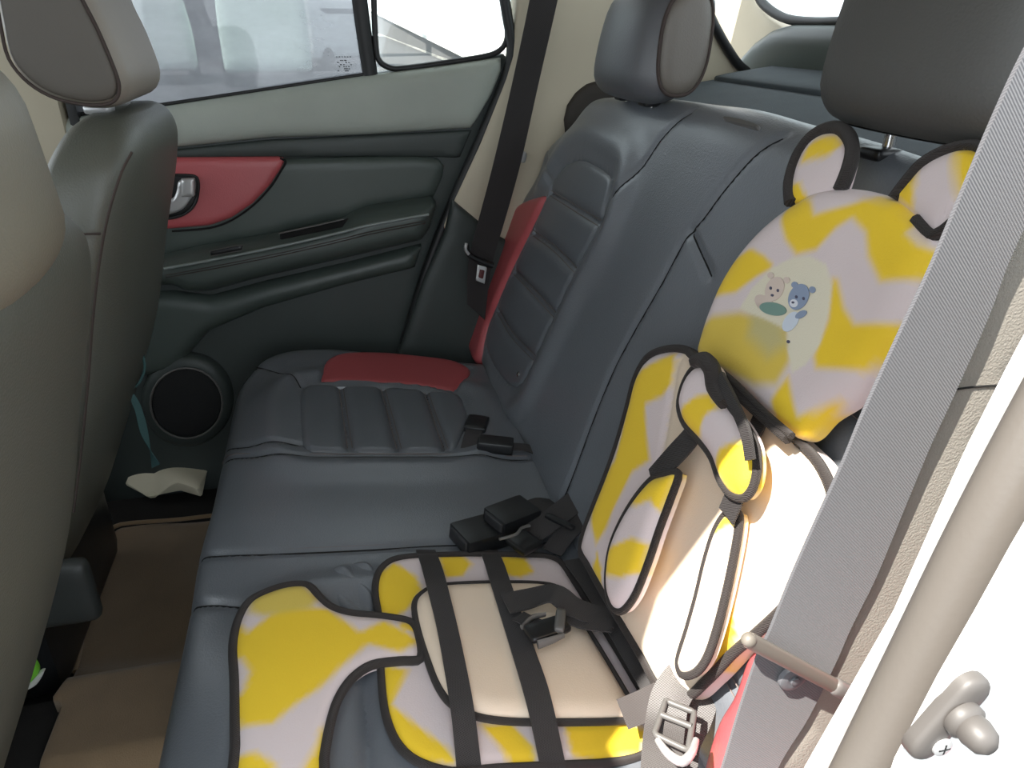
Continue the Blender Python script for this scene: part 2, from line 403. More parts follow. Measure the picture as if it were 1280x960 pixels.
# armrest protruding from the door
AR_top = dt([(130, 345), (205, 322), (250, 312), (350, 295), (430, 276), (447, 266), (470, 260), (541, 249), (548, 256), (540, 285), (528, 302), (430, 325), (330, 348), (262, 366), (235, 367), (214, 358), (130, 362)], 0.05)
def arm_extra(Q, d):
    return np.zeros(len(Q))
arm = panel('armrest', AR_top, D, DPL2, door, 0.075, 0.05, 0.035, 0.02, 0.008, smooth_loop=False)
part(arm)
tube('highlight_line', trace3(D, [(205, 336), (260, 326), (350, 308), (420, 292), (460, 282), (536, 268)], 0.078), 0.0030, mat('armrest_highlight', (128, 136, 134), 0.4), arm)  # pale tube painted as the highlight along the armrest ledge
for dy in (6, 9): tube('stitching', trace3(D, [(207, 338 + dy), (262, 328 + dy), (352, 310 + dy), (422, 294 + dy), (462, 284 + dy), (532, 270 + dy)], 0.0775), 0.0009, THRD, arm)
panel('grip_pocket', dt([(350, 293), (425, 276), (436, 273), (428, 284), (350, 300)], 0.076), D, GRV, arm, 0.077, 0.002, 0.004, 0.004, 0.005, smooth_loop=False)  # near-black raised patch, the shade of a hollow put into its colour
tube('pocket_rim', trace3(D, [(348, 292), (390, 283), (430, 274)], 0.079), 0.0014, PLG, arm)
sw = panel('window_switch', dt([(262, 314), (290, 308), (304, 306), (302, 313), (264, 320)], 0.078), D, PLA, arm, 0.080, 0.003, 0.004, 0.004, 0.004, smooth_loop=False)
tube('outline', trace3(D, [(262, 314), (290, 308), (304, 306), (302, 313), (264, 320)], 0.080), 0.0008, PLG, part(sw), True, smoothk=0)
# lower sweep of the door below the armrest
panel('lower_sweep', dt([(120, 375), (214, 368), (262, 374), (330, 356), (430, 333), (530, 308), (520, 338), (430, 360), (330, 388), (260, 418), (215, 470), (120, 480)], 0.03), D, DPL2, door, 0.03, 0.025, 0.03, 0.01, 0.010, smooth_loop=False)
spk = Plane((0, DY, 0), (1, 0, 0), (0, 0, 1))
sc0 = D.px(233, 504, 0.03)
def ell(cx_, cy_, rx, ry, n=28): return [(cx_ + rx * math.cos(t), cy_ + ry * math.sin(t)) for t in np.linspace(0, 2 * math.pi, n, endpoint=False)]
panel('speaker_housing', trace(D, ell(233, 504, 58, 58), 0.03), D, DPL, door, 0.03, 0.02, 0.02, 0.01, 0.010)
GRL = mat('black_speaker_mesh', (14, 16, 18), 0.5, 1.0, 900, kind='grain')
gr = panel('speaker_grille', trace(D, ell(233, 504, 44, 43), 0.034), D, GRL, door, 0.034, 0.004, 0.01, 0.005, 0.008); gr['label'] = 'round black speaker grille with bright rim'
tube('rim', trace3(D, ell(233, 504, 45, 44), 0.034), 0.0022, PLG, part(gr), True, smoothk=0)
# door edge seal
tube('door_seal', trace3(D, [(626, -30), (634, 20), (640, 60), (634, 92), (619, 130), (598, 180), (567, 250), (532, 340), (505, 430)], 0.01), 0.011, RUB, door)
# window frame bars
def wbar(name, pts, r, flat=0.6): return tube(name, trace3(D, pts, 0.0), r, RUB, door, flat=flat, up=(0, -1, 0))
wf = wbar('window_divider', [(443, -60), (452, 20), (463, 94)], 0.015)
tube('glass_edge', trace3(D, [(466, -60), (468, 20), (471, 68), (478, 80), (495, 86), (560, 78), (612, 69), (628, 60), (634, 44), (630, 10), (622, -40)], 0.0), 0.006, RUB, door)
tube('belt_line_seal', trace3(D, [(-60, 163), (70, 146), (190, 132.5), (455, 93)], 0.0), 0.0035, RUB, door)
# glass
gm = bpy.data.materials.new('hazy_tinted_glass'); gm.use_nodes = True; nt = gm.node_tree
for n_ in list(nt.nodes): nt.nodes.remove(n_)
out = nt.nodes.new('ShaderNodeOutputMaterial'); tr = nt.nodes.new('ShaderNodeBsdfTransparent'); tr.inputs[0].default_value = (0.42, 0.43, 0.45, 1)
df = nt.nodes.new('ShaderNodeBsdfTranslucent'); df.inputs[0].default_value = (0.82, 0.84, 0.86, 1); gl = nt.nodes.new('ShaderNodeBsdfGlossy'); gl.inputs['Roughness'].default_value = 0.03
mx1 = nt.nodes.new('ShaderNodeMixShader'); mx2 = nt.nodes.new('ShaderNodeMixShader'); mx1.inputs[0].default_value = 0.16; mx2.inputs[0].default_value = 0.05
nz = nt.nodes.new('ShaderNodeTexNoise'); nz.inputs['Scale'].default_value = 6; nz.inputs['Detail'].default_value = 6
mrr = nt.nodes.new('ShaderNodeMapRange'); mrr.inputs[1].default_value = 0.35; mrr.inputs[2].default_value = 0.7; mrr.inputs[3].default_value = 0.14; mrr.inputs[4].default_value = 0.26
nt.links.new(nz.outputs[0], mrr.inputs[0]); nt.links.new(mrr.outputs[0], mx1.inputs[0])
nt.links.new(tr.outputs[0], mx1.inputs[1]); nt.links.new(df.outputs[0], mx1.inputs[2]); nt.links.new(mx1.outputs[0], mx2.inputs[1]); nt.links.new(gl.outputs[0], mx2.inputs[2]); nt.links.new(mx2.outputs[0], out.inputs[0])
gc = gm.copy(); gc.name = 'clear_glass'
for n_ in gc.node_tree.nodes:
    if n_.type == 'BSDF_TRANSPARENT': n_.inputs[0].default_value = (0.92, 0.95, 0.94, 1)
    if n_.type == 'MAP_RANGE': n_.inputs[3].default_value = 0.03; n_.inputs[4].default_value = 0.05
DG = sideplane(DY + 0.02)
w1 = S_(slab('window_1', trace(DG, [(-200, 185), (70, 150), (190, 134), (462, 93), (452, -130), (-200, -130)]), DG, gm, None, 0, 0.004), 'dusty tinted main window of the far rear door')
w2 = S_(slab('window_2', trace(DG, [(463, 93), (640, 68), (640, -130), (452, -130)]), DG, gc, None, 0, 0.004), 'small quarter window behind the divider bar')
# little print on the glass
prt = mat('white_glass_print', (50, 52, 55), 0.6)
def marks(name, pxs, w_, h_, parent):
    V = []; F = []
    for (u, v) in pxs:
        a = DG.px(u, v, 0.003); b = DG.px(u + w_, v + h_, 0.003); i = len(V)
        for (x, z) in ((a[0], a[1]), (b[0], a[1]), (b[0], b[1]), (a[0], b[1])): V.append(DG.pt(x, z, 0.003))
        for (x, z) in ((a[0], a[1]), (b[0], a[1]), (b[0], b[1]), (a[0], b[1])): V.append(DG.pt(x, z, 0.0022))
        F += [(i, i + 1, i + 2, i + 3), (i + 7, i + 6, i + 5, i + 4)] + [(i + q, i + (q + 1) % 4, i + 4 + (q + 1) % 4, i + 4 + q) for q in range(4)]
    return meshobj(name, V, F, prt, parent, False)
WORLD['window_1'] = (0, 0, 0); WORLD['window_2'] = (0, 0, 0)
mk = [(420 + i * 3.4, 70.5) for i in range(6)] + [(421 + random.random() * 17, 75 + j * 2.6) for j in range(6) for i in range(4)]
marks('glass_print', mk, 1.9, 1.2, w1)
marks('glass_print', [(601 + i * 2.2, 47) for i in range(5)] + [(603 + i * 2.2, 51) for i in range(3)], 1.2, 1.0, w2)

# far pillar trim, beige
P1 = sideplane(1.635)
S_(panel('wall_right', trace(P1, [(641, 70), (632, 100), (600, 180), (562, 262), (552, 288), (556, 292), (600, 294), (700, 320), (850, 330), (1010, 200), (935, 96), (925, 88), (905, 55), (880, 10), (850, -80), (660, -80), (650, -20)], 0), P1, BEI, None, 0.0, 0.008, 0.02, 0.06, 0.015, smooth_loop=False), 'beige rear pillar trim on the far side')
S_(panel('trim_2', trace(P1, [(566, 250), (556, 291), (530, 350), (490, 470), (500, 540), (660, 560), (720, 400), (690, 330), (618, 293)], 0.008), P1, DPL, None, 0.012, 0.01, 0.02, 0.05, 0.015, smooth_loop=False), 'black lower trim between door and rear seat')
S_(panel('trim_3', trace(P1, [(706, 150), (710, 132), (720, 117), (733, 106), (748, 101), (768, 102), (800, 130), (800, 300), (720, 300)], 0.008), P1, mat('dark_brown_trim', (52, 46, 40), 0.7), None, 0.012, 0.01, 0.015, 0.03, 0.015, smooth_loop=False), 'black shelf end trim behind the far backrest')
# door pillar gap beyond door edge (dark rubber) and roof-side rails outside of frame
S_(boxm('trim_4', (-1.3, 1.50, 1.24), (0.95, 1.72, 1.39), BEI, None, 0.02), 'beige roof rail above the far windows')
S_(tube('trim_5', trace3(P1, [(868, -60), (884, 10), (902, 48), (921, 78), (934, 90)], 0.006), 0.010, RUB), 'black rubber seal of the tailgate opening')
# tailgate
TG = Plane((0.98, 0, 0), (0, -1, 0), (0, 0, 1))
S_(panel('wall_back', trace(TG, [(860, -60), (884, 5), (903, 45), (924, 84), (935, 90), (985, 60), (982, 38), (958, 22), (940, 0), (925, -60)], 0), TG, BEI, None, 0, 0.006, 0.02, 0.03, 0.012, smooth_loop=False), 'beige tailgate side trim')
S_(panel('trim_6', trace(TG, [(919, 84), (924, 70), (940, 52), (962, 36), (985, 30), (1040, 30), (1400, 38), (1400, 330), (900, 330), (915, 110)], 0.03), TG, DPL2, None, 0.04, 0.03, 0.04, 0.04, 0.015, smooth_loop=False), 'dark lower tailgate trim')
S_(tube('trim_7', trace3(TG, [(935, -60), (948, -5), (962, 12), (985, 24), (1020, 28), (1060, 27), (1200, 25)], 0.006), 0.010, RUB), 'black rear window surround')
S_(slab('window_3', trace(TG, [(925, -80), (948, 0), (985, 28), (1400, 30), (1400, -300), (925, -300)]), TG, gc, None, -0.005, 0.004), 'rear window glass')
# near side of the body
NY = 0.21
P2 = sideplane(0.2975)
S_(panel('wall_left', trace(P2, [(960, 960), (1006, 905), (1020, 840), (1085, 700), (1150, 560), (1185, 470), (1225, 380), (1262, 300), (1330, 170), (1420, -60), (1700, -60), (1700, 330), (1420, 330), (1330, 410), (1290, 440), (1232, 562), (1150, 765), (1060, 965), (1020, 1060), (930, 1060)], 0), P2, GTR, None, 0.0, 0.003, 0.006, 0.004, 0.014, smooth_loop=False), 'grey textured rear pillar trim beside the near belt')
S_(tube('trim_20', trace3(P2, [(1185, 488), (1215, 484), (1250, 482), (1300, 486)], 0.0002), 0.0006, GRV, None), 'seam line across the grey pillar trim')
P3 = sideplane(0.235)
S_(panel('trim_8', trace(P3, [(1122, 768), (1213, 565), (1274, 445), (1400, 220), (1450, 240), (1345, 420), (1255, 562), (1157, 770), (1064, 965), (1010, 1060), (960, 1060), (1012, 960)], 0), P3, WHP, None, 0.0, 0.001, 0.003, 0.002, 0.012, smooth_loop=False), 'white painted lip beside the door seal')
PS = sideplane(0.20)
S_(tube('trim_9', trace3(PS, [(1010, 1100), (1082, 960), (1158, 812), (1235, 662), (1330, 490), (1450, 290), (1560, 120)], 0), 0.0140, RUBG, seg=18), 'thick grey rubber seal of the near door opening')
S_(tube('trim_10', trace3(PS, [(1045, 1100), (1113, 965), (1189, 815), (1266, 665), (1361, 493), (1479, 295), (1589, 125)], 0.008), 0.006, RUBG, seg=10), 'narrow lip of the near door seal')
P4 = sideplane(0.165)
S_(panel('trim_11', trace(P4, [(1082, 1100), (1124, 962), (1182, 852), (1231, 768), (1280, 680), (1408, 470), (1560, 250), (1700, 60), (2400, 60), (2400, 1400), (1000, 1400)], 0), P4, WHP, None, 0.0, 0.002, 0.005, 0.002, 0.015, smooth_loop=False), 'white painted body edge of the near door opening')
S_(boxm('trim_15', (-1.6, 0.10, -0.05), (-0.52, 0.16, 0.92), DPL, None, 0.02), 'near front door inner panel')
S_(boxm('trim_16', (-1.65, 0.10, 0.0), (-1.35, 1.74, 0.85), DPL, None, 0.03), 'dashboard')
S_(boxm('trim_17', (-1.6, 1.68, -0.05), (-0.60, 1.74, 0.90), DPL, None, 0.02), 'far front door inner panel')
S_(boxm('trim_18', (-0.70, 1.63, 0.5), (-0.475, 1.70, 1.36), BEI, None, 0.02), 'beige far door pillar behind the front seat')
S_(boxm('trim_19', (-0.472, 1.64, 0.8), (-0.452, 1.69, 1.36), RUB, None, 0.005), 'black door seal on the far pillar')
# near belt-height body behind the trim, keeps the cabin closed
S_(boxm('trim_12', (0.62, 0.17, -0.05), (1.0, 0.24, 0.98), BEI, None, 0.01), 'near rear quarter trim')
S_(boxm('trim_13', (-0.52, 0.13, 0.0), (-0.40, 0.20, 1.37), BEI, None, 0.02), 'near door pillar')

# ================================================================== REAR SEAT
CYM = 0.925   # middle of the car
CUS = Prof([(-0.175, 0.10), (-0.20, 0.17), (-0.228, 0.25), (-0.236, 0.31), (-0.222, 0.355), (-0.185, 0.376), (-0.12, 0.381), (-0.03, 0.372), (0.08, 0.357), (0.18, 0.344), (0.25, 0.338), (0.33, 0.336)])
BAK = Prof([(0.270, 0.29), (0.292, 0.345), (0.330, 0.45), (0.368, 0.55), (0.405, 0.65), (0.443, 0.75), (0.480, 0.845), (0.502, 0.892), (0.535, 0.912), (0.575, 0.905), (0.60, 0.875)])
seat = root('rear_seat', (0.1, CYM, 0.3), 'black leather rear bench seat with ribbed inserts and red bolsters', 'car seat')
def mir(L): return [(a, 2 * CYM - b) for a, b in L]
def ct(pts, h=0.0): return trace(CUS, pts, h)
def bt(pts, h=0.0): return trace(BAK, pts, h)
c_ins = ct([(373, 500), (376, 487), (388, 481), (425, 482), (480, 484), (530, 488), (572, 493), (582, 508), (586, 525), (577, 550), (567, 565), (530, 567), (440, 567), (390, 566), (377, 556)])
c_red = ct([(398, 479), (401, 460), (410, 447), (430, 440), (470, 439), (520, 443), (565, 449), (588, 460), (584, 474), (568, 490), (530, 485), (480, 481), (430, 479)])
c_ch = [ct([(426, 484), (438, 566)]), ct([(478, 485), (500, 567)]), ct([(532, 489), (558, 566)])]
Lc = CUS.L
c_loop = [(0.0, 0.27), (0.10, 0.262), (0.25, 0.25), (0.42, 0.27), (Lc * 0.8, 0.30), (Lc, 0.34)]
c_far = [(Lc, 1.50), (Lc * 0.86, 1.565), (0.55, 1.60), (0.47, 1.615), (0.40, 1.61), (0.34, 1.595), (0.29, 1.56), (0.255, 1.50), (0.20, 1.45), (0.10, 1.43), (0, 1.43)]
c_loop = mir([(a, b) for a, b in c_far][::-1]) + c_far
c_loop = c_loop
cs1 = ct([(268, 580), (283, 575), (330, 572), (400, 571), (560, 571), (660, 573)])
cs2 = ct([(226, 722), (249, 702), (279, 695), (343, 692), (451, 687), (558, 681), (700, 676)])
cs3 = ct([(298, 460), (339, 462), (365, 472), (376, 484)])
cs4 = ct([(279, 563), (309, 558), (373, 556)])
c_grooves = [cs1, cs2, cs3, cs4, ct([(589, 460), (582, 474), (567, 490)]), ct([(219, 768), (233, 759), (254, 756), (310, 760)]), mir(cs3)]
def c_extra(Q, d):
    e = np.zeros(len(Q))
    for g in c_grooves: e -= 0.0045 * np.exp(-(segd(Q, crom(g, 4, False), False) / 0.0060) ** 2)
    for ins in (c_ins, mir(c_ins)):
        sd = sdist(Q, crom(ins, 4)); e -= 0.014 * np.clip((sd - 0.006) / 0.006, 0, 1); e += 0.010 * np.exp(-((sd + 0.045) / 0.030) ** 2) * (sd < 0)
    for r_ in (c_red, mir(c_red)):
        sd = sdist(Q, crom(r_, 4)); e -= 0.014 * np.clip((sd - 0.006) / 0.006, 0, 1)
    # soft fall between the seats
    e += 0.004 * np.exp(-((Q[:, 1] - CYM) / 0.08) ** 2)
    return e
cush = panel('cushion', c_loop, CUS, LEA, seat, 0.0, 0.045, 0.06, 0.05, 0.0062, c_extra, prof=0.5)
part(cush)
def ins_extra(chs, sig=0.006, dep=0.006):
    def f(Q, d):
        e = np.zeros(len(Q)); m = np.full(len(Q), 1e9)
        for c in chs: m = np.minimum(m, segd(Q, crom(c, 4, False), False))
        return -dep * np.exp(-(m / sig) ** 2) + 0.004 * np.clip(m / 0.02, 0, 1) - 0.003
    return f
def put_insert(nm, loop, chs, surf, mm, par, h=0.004):
    o = panel(nm, loop, surf, mm, par, h, 0.013, 0.014, 0.003, 0.006, ins_extra(chs)); return o
for k, f_ in enumerate((lambda x: x, mir)):
    put_insert('ribbed_insert', f_(c_ins), [f_(c) for c in c_ch], CUS, LEA2, cush)
    r_ = panel('red_bolster', f_(c_red), CUS, RED, cush, 0.003, 0.012, 0.02, 0.003, 0.006); r_['label'] = 'dark red leather bolster'
    for c in (c_ch if k == 0 else []):
        g = f_(c); a, b = np.array(g[0]), np.array(g[1])
        for off in (-0.004, 0.004):
            P = [CUS.pt(a[0] + off + (b - a)[0] * q, a[1] + (b - a)[1] * q, 0.0025) for q in np.linspace(0.05, 0.95, 8)]
            tube('stitching', P, 0.0007, THR, cush, smoothk=0, seg=5)
def seam_line(g, surf, par, ex, loop, r=0.0013):
    g = resample(crom(g, 5, False), 0.004, False); L = crom(loop, 5); g = g[sdist(g, L) > 0.03]
    if len(g) < 3: return
    h = ex(g, np.full(len(g), 0.1)) + 0.0004
    return tube('seam_line', [surf.pt(a, b, k) for (a, b), k in zip(g, h)], r, GRV, par, smoothk=0, seg=6)
def seam(g, surf, par, off=0.004, h=0.0, m=THR, r=0.0007, name='stitching'):
    g = crom(g, 5, False); T = np.gradient(g, axis=0); T /= np.linalg.norm(T, axis=1)[:, None] + 1e-9; g = g + np.c_[-T[:, 1], T[:, 0]] * off
    return tube(name, [surf.pt(a, b, h) for a, b in g], r, m, par, smoothk=0, seg=5)
seam(cs1, CUS, cush, 0.008, 0.0005); seam(cs2, CUS, cush, 0.008, 0.0005)
for g in (cs1, cs2, cs3, cs4, c_grooves[5]): seam_line(g, CUS, cush, c_extra, c_loop)

fo = ct([(406, 722), (418, 708), (440, 701), (462, 702), (472, 716), (468, 760), (440, 764), (420, 752)], 0.004)
panel('leather_fold', fo, CUS, LEA, cush, 0.006, 0.008, 0.014, 0.003, 0.005, lambda Q, d: 0.004 * np.sin(Q[:, 0] * 160 + Q[:, 1] * 90) * np.clip(d / 0.01, 0, 1))
# backrest
b_ins = bt([(607, 430), (613, 408), (622, 385), (643, 336), (664, 293), (683, 248), (695, 223), (708, 206), (726, 198), (748, 206), (766, 221), (764, 240), (751, 281), (720, 339), (693, 397), (670, 447), (655, 478), (643, 486), (631, 478), (614, 453)])
b_red = bt([(684, 247), (672, 246), (653, 254), (634, 274), (623, 304), (618, 335), (609, 366), (592, 397), (586, 424), (589, 443), (596, 455), (604, 436), (611, 408), (620, 386), (641, 337), (663, 292)])
b_ch = [bt([(688, 241), (750, 279)]), bt([(665, 290), (695, 312), (720, 338)]), bt([(642, 339), (665, 362), (695, 395)]), bt([(622, 387), (640, 418), (669, 448)])]
b_far = bt([(640, 480), (598, 457), (586, 438), (584, 420), (590, 396), (606, 364), (614, 335), (618, 305), (630, 275), (650, 242), (668, 212), (679, 180)])
Lb = BAK.L
b_far = b_far[1:] + [(0.60, 1.535), (0.635, 1.505), (0.66, 1.47), (0.675, 1.42)]
b_loop = [(0.02, CYM), (0.02, 1.40)] + b_far + [(0.70, 1.30), (0.735, 1.10), (0.735, CYM)]
b_loop = b_loop[1:] + mir(b_loop[1:-1])[::-1]
bs1 = bt([(864, 140), (840, 157), (820, 180), (800, 212), (780, 239), (766, 256), (748, 298), (715, 360), (690, 415), (668, 462)])
bs2 = bt([(978, 172), (940, 198), (905, 240), (880, 275), (860, 298), (830, 354), (799, 408), (772, 458), (749, 512), (720, 590), (695, 650)])
bs3 = bt([(682, 169), (683, 196), (691, 227)])
bs4 = bt([(867, 293), (888, 345)])
def b_extra(Q, d):
    e = np.zeros(len(Q)); hump = np.zeros(len(Q))
    for g in (bs1, bs2, bs3, mir(bs3), bs4): e -= 0.0045 * np.exp(-(segd(Q, crom(g, 4, False), False) / 0.0060) ** 2)
    for ins in (b_ins, mir(b_ins)):
        sd = sdist(Q, crom(ins, 4)); e -= 0.016 * np.clip((sd - 0.006) / 0.006, 0, 1); hump = hump + 0.014 * np.exp(-((sd + 0.045) / 0.032) ** 2) * (sd < 0)
    for r_ in (b_red, mir(b_red)):
        sd = sdist(Q, crom(r_, 4)); hump *= np.clip((-sd) / 0.02, 0, 1); e -= 0.016 * np.clip((sd - 0.006) / 0.006, 0, 1)
    e += hump + 0.006 * np.exp(-((Q[:, 1] - CYM) / 0.10) ** 2)
    return e
back = panel('backrest', b_loop, BAK, LEA, seat, 0.0, 0.04, 0.05, 0.05, 0.0062, b_extra)
part(back)
for k, f_ in enumerate((lambda x: x, mir)):
    put_insert('ribbed_insert', f_(b_ins), [f_(c) for c in b_ch], BAK, LEA2, back, 0.003)
    r_ = panel('red_bolster', f_(b_red), BAK, RED, back, 0.010, 0.020, 0.018, 0.003, 0.006); r_['label'] = 'dark red leather bolster'
    for c in b_ch: 
        seam(f_(c), BAK, back, 0.005, 0.001); seam(f_(c), BAK, back, -0.005, 0.001)
for g in (bs1, bs2, bs4): seam_line(g, BAK, back, b_extra, b_loop)
lat = bt([(905, 147), (925, 150), (950, 158), (948, 162), (920, 156), (905, 151)], 0.006)
panel('release_latch', lat, BAK, PLG, back, 0.010, 0.004, 0.003, 0.008, 0.005)
lathe('airbag_button', [(0.006, 0), (0.006, 0.003), (0.003, 0.005)], BAK.pt(*BAK.px(648, 468, 0.004), 0.002), BAK.nn(0.2, 1), CHR, back)
nr = panel('red_bolster', bt([(862, 1010), (872, 950), (888, 900), (908, 865), (926, 815), (945, 798), (968, 805), (962, 870), (940, 930), (925, 1000)], 0.02), BAK, RED, back, 0.022, 0.02, 0.03, 0.003, 0.007); nr['label'] = 'dark red leather bolster'
# headrests
def headrest(cy, wid, side, hrs, hz0=0.912, hz1=1.095, x0=0.505, x1=0.615):
    def deform(x, y, z):
        k = z / 0.09; yy = y / (wid / 2)
        x2 = x + 0.018 * yy * yy + 0.010 * k * k * (1 if x < 0 else -1) + 0.02 * (z / 0.09)
        y2 = y * (1 - 0.05 * max(k, 0) ** 2)
        return (x2, y2, z)
    h = rbox('headrest', (x1 - x0, wid, hz1 - hz0), 0.045, hrs, seat, ((x0 + x1) / 2, cy, (hz0 + hz1) / 2), deform=deform, n=14)
    part(h)
    for yy in (-0.055, 0.055):
        tube('post', [(x0 + 0.055, cy + yy, 0.86), (x0 + 0.06, cy + yy, hz0 + 0.03)], 0.006, CHR, h, smoothk=0, seg=12)
        rbox('post_guide', (0.03, 0.034, 0.012), 0.005, PLA, h, (x0 + 0.05, cy + yy, 0.905))
    return h
hr1 = headrest(1.245, 0.25, 1, mat('far_headrest_leather', (88, 90, 94), 0.42, 0.2, 420, 0.05, kind='grain'), hz0=0.905, hz1=1.08, x0=0.455, x1=0.565)
hr2 = headrest(0.60, 0.27, 1, mat('near_headrest_leather', (76, 75, 72), 0.6, 0.2, 420, 0.05, kind='grain'), hz0=0.928, hz1=1.13, x0=0.472, x1=0.58)
# stitched side panel of the far headrest
def side_loop(cx_, cz_, rx, rz, y, n=28, p=2.6):
    L = []
    for a in np.linspace(0, 2 * math.pi, n, endpoint=False):
        c, s = math.cos(a), math.sin(a); L.append((cx_ + rx * math.copysign(abs(c) ** (2 / p), c) + 0.15 * rz * s * 0.6, y, cz_ + rz * math.copysign(abs(s) ** (2 / p), s)))
    return L
PSide = sideplane(1.245 - 0.125)
lp = [(p[0], p[2]) for p in side_loop(0.527, 0.992, 0.040, 0.072, 0)]
sp = panel('side_panel', lp, PSide, HLEA, hr1, 0.002, 0.012, 0.02, 0.02, 0.008); sp['label'] = 'brownish grey stitched side panel'
tube('piping', [PSide.pt(a, b, -0.006) for a, b in lp], 0.003, THRD, hr1, True)

# ================================================================== FRONT SEATS
def front_seat(y0, y1, xtop, label, hr, head=True, zo=0.0):
    cy = (y0 + y1) / 2; w_ = y1 - y0
    r = root('front_seat', (xtop - 0.25, cy, 0.0), label, 'car seat')
    # backrest cross sections along the lean
    prof = [(0.25, -0.225, 0.9, 0.13), (0.40, -0.155, 1.0, 0.13), (0.55, -0.09, 1.0, 0.125), (0.70, -0.045, 0.99, 0.115), (0.80, -0.012, 0.95, 0.10), (0.86, 0.003, 0.86, 0.085), (0.895, 0.0, 0.68, 0.06), (0.91, -0.01, 0.45, 0.03)]
    P = crom([np.array(p) for p in prof], 5, False); V = []; F = []; n = 40
    for z, xr, ws, dep in P:
        for j in range(n):
            a = 2 * math.pi * j / n; c, s = math.cos(a), math.sin(a); p = 5.0
            q = math.copysign(abs(c) ** (2 / p), c); t = math.copysign(abs(s) ** (2 / p), s)
            dep2 = dep + 0.03; V.append((xtop + xr - dep2 / 2 + q * dep2 / 2 - 0.012 * (t * t) * (q > 0), cy + t * w_ / 2 * ws, z + zo))
    m_ = len(P)
    for i in range(m_ - 1):
        for j in range(n): F.append((i * n + j, i * n + (j + 1) % n, (i + 1) * n + (j + 1) % n, (i + 1) * n + j))
    F += [tuple(range(n)), tuple(range((m_ - 1) * n, m_ * n))]
    b = meshobj('backrest', V, F, FLEA, r); part(b)
    rbox('cushion', (0.50, w_, 0.16), 0.05, FLEA, r, (xtop - 0.50, cy, 0.32), n=8)
    rbox('seat_base', (0.42, w_ * 0.82, 0.22), 0.03, PLA, r, (xtop - 0.48, cy, 0.125), n=4)
    rc = rbox('recliner_cover', (0.15, 0.03, 0.11), 0.05, mat('grey_side_cover', (50, 53, 52), 0.5, 0.2, 300), r, (xtop - 0.235, y0 - 0.012, 0.275), n=8); rc['label'] = 'grey plastic recliner side cover'
    # headrest
    if head:
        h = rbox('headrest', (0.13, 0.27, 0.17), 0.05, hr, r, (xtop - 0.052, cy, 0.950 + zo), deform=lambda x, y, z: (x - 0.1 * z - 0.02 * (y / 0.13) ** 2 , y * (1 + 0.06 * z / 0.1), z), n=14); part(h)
    else:
        PH = sideplane(cy - 0.13)
        hl = [(-8, 30), (6, 78), (32, 110), (68, 129), (108, 138), (140, 136), (154, 122), (156, 100), (146, 72), (130, 35), (112, 0), (92, -50), (50, -90), (0, -90), (-20, -40)]
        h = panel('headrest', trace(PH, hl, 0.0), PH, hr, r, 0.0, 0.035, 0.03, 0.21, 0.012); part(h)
        il_ = [(4, 30), (14, 72), (38, 101), (70, 119), (108, 127), (134, 125), (144, 116), (145, 100), (135, 72), (119, 35), (102, 2), (82, -40), (50, -75), (10, -75), (-5, -35)]
        sp_ = panel('side_panel', trace(PH, il_, 0.004), PH, mat('front_headrest_panel', (84, 79, 72), 0.55, 0.2, 420, 0.05, kind='grain'), h, 0.004, 0.004, 0.012, 0.02, 0.008); sp_['label'] = 'darker stitched side panel'
        tube('stitching', trace3(PH, [(u + (u - 75) * 0.05, v + (v - 40) * 0.05) for u, v in il_], 0.001), 0.0022, THRD, h, True)
    if True:
        for s_ in (-0.05, 0.05):
            tube('post', [(xtop - 0.065, cy + s_, 0.86 + zo), (xtop - 0.06, cy + s_, 0.97 + zo)], 0.0065, SIL, h, smoothk=0, seg=10)
            rbox('post_guide', (0.035, 0.034, 0.014), 0.006, SIL, h, (xtop - 0.065, cy + s_, 0.914 + zo))
    return r, b, h
fs1, fb1, fh1 = front_seat(0.99, 1.49, -0.235, 'black leather front seat beside the far doors with stitched headrest', mat('lit_headrest_leather', (146, 138, 127), 0.5, 0.2, 420, 0.05, kind='grain'), False)  # headrest leather made paler to carry the light on its rear face
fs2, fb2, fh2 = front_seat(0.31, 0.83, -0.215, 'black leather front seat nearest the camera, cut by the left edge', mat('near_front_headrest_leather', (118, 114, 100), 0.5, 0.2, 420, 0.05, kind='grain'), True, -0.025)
# stitched seams on the far front seat's side
Pn = sideplane(0.99)
tube('side_seam', trace3(Pn, [(165, 190), (152, 215), (135, 270), (124, 330), (116, 400), (110, 480), (102, 560), (92, 640)], 0.0), 0.0016, THRD, fb1)
tube('side_seam', trace3(Pn, [(98, 293), (126, 292)], 0.0), 0.0014, THRD, fb1, smoothk=0)
# tie cord of the seat cover
TEAL = mat('teal_grey_cord', (60, 92, 92), 0.8)
Pc = Plane((-0.375, 0, 0), (0, 1, 0), (0, 0, 1)); Pc = sideplane(1.30)
tube('tie_cord', trace3(Pc, [(177, 330), (176, 400), (178, 440), (181, 460), (174, 478), (163, 486), (150, 478), (146, 466), (158, 464), (166, 472)], 0.0), 0.0022, TEAL, fb1)
ribbon('tie_tape', trace3(Pc, [(142, 488), (160, 486), (175, 505), (185, 540), (190, 585)], 0), trace3(Pc, [(142, 497), (158, 495), (168, 512), (177, 545), (200, 580)], 0.005), TEAL, fb1)

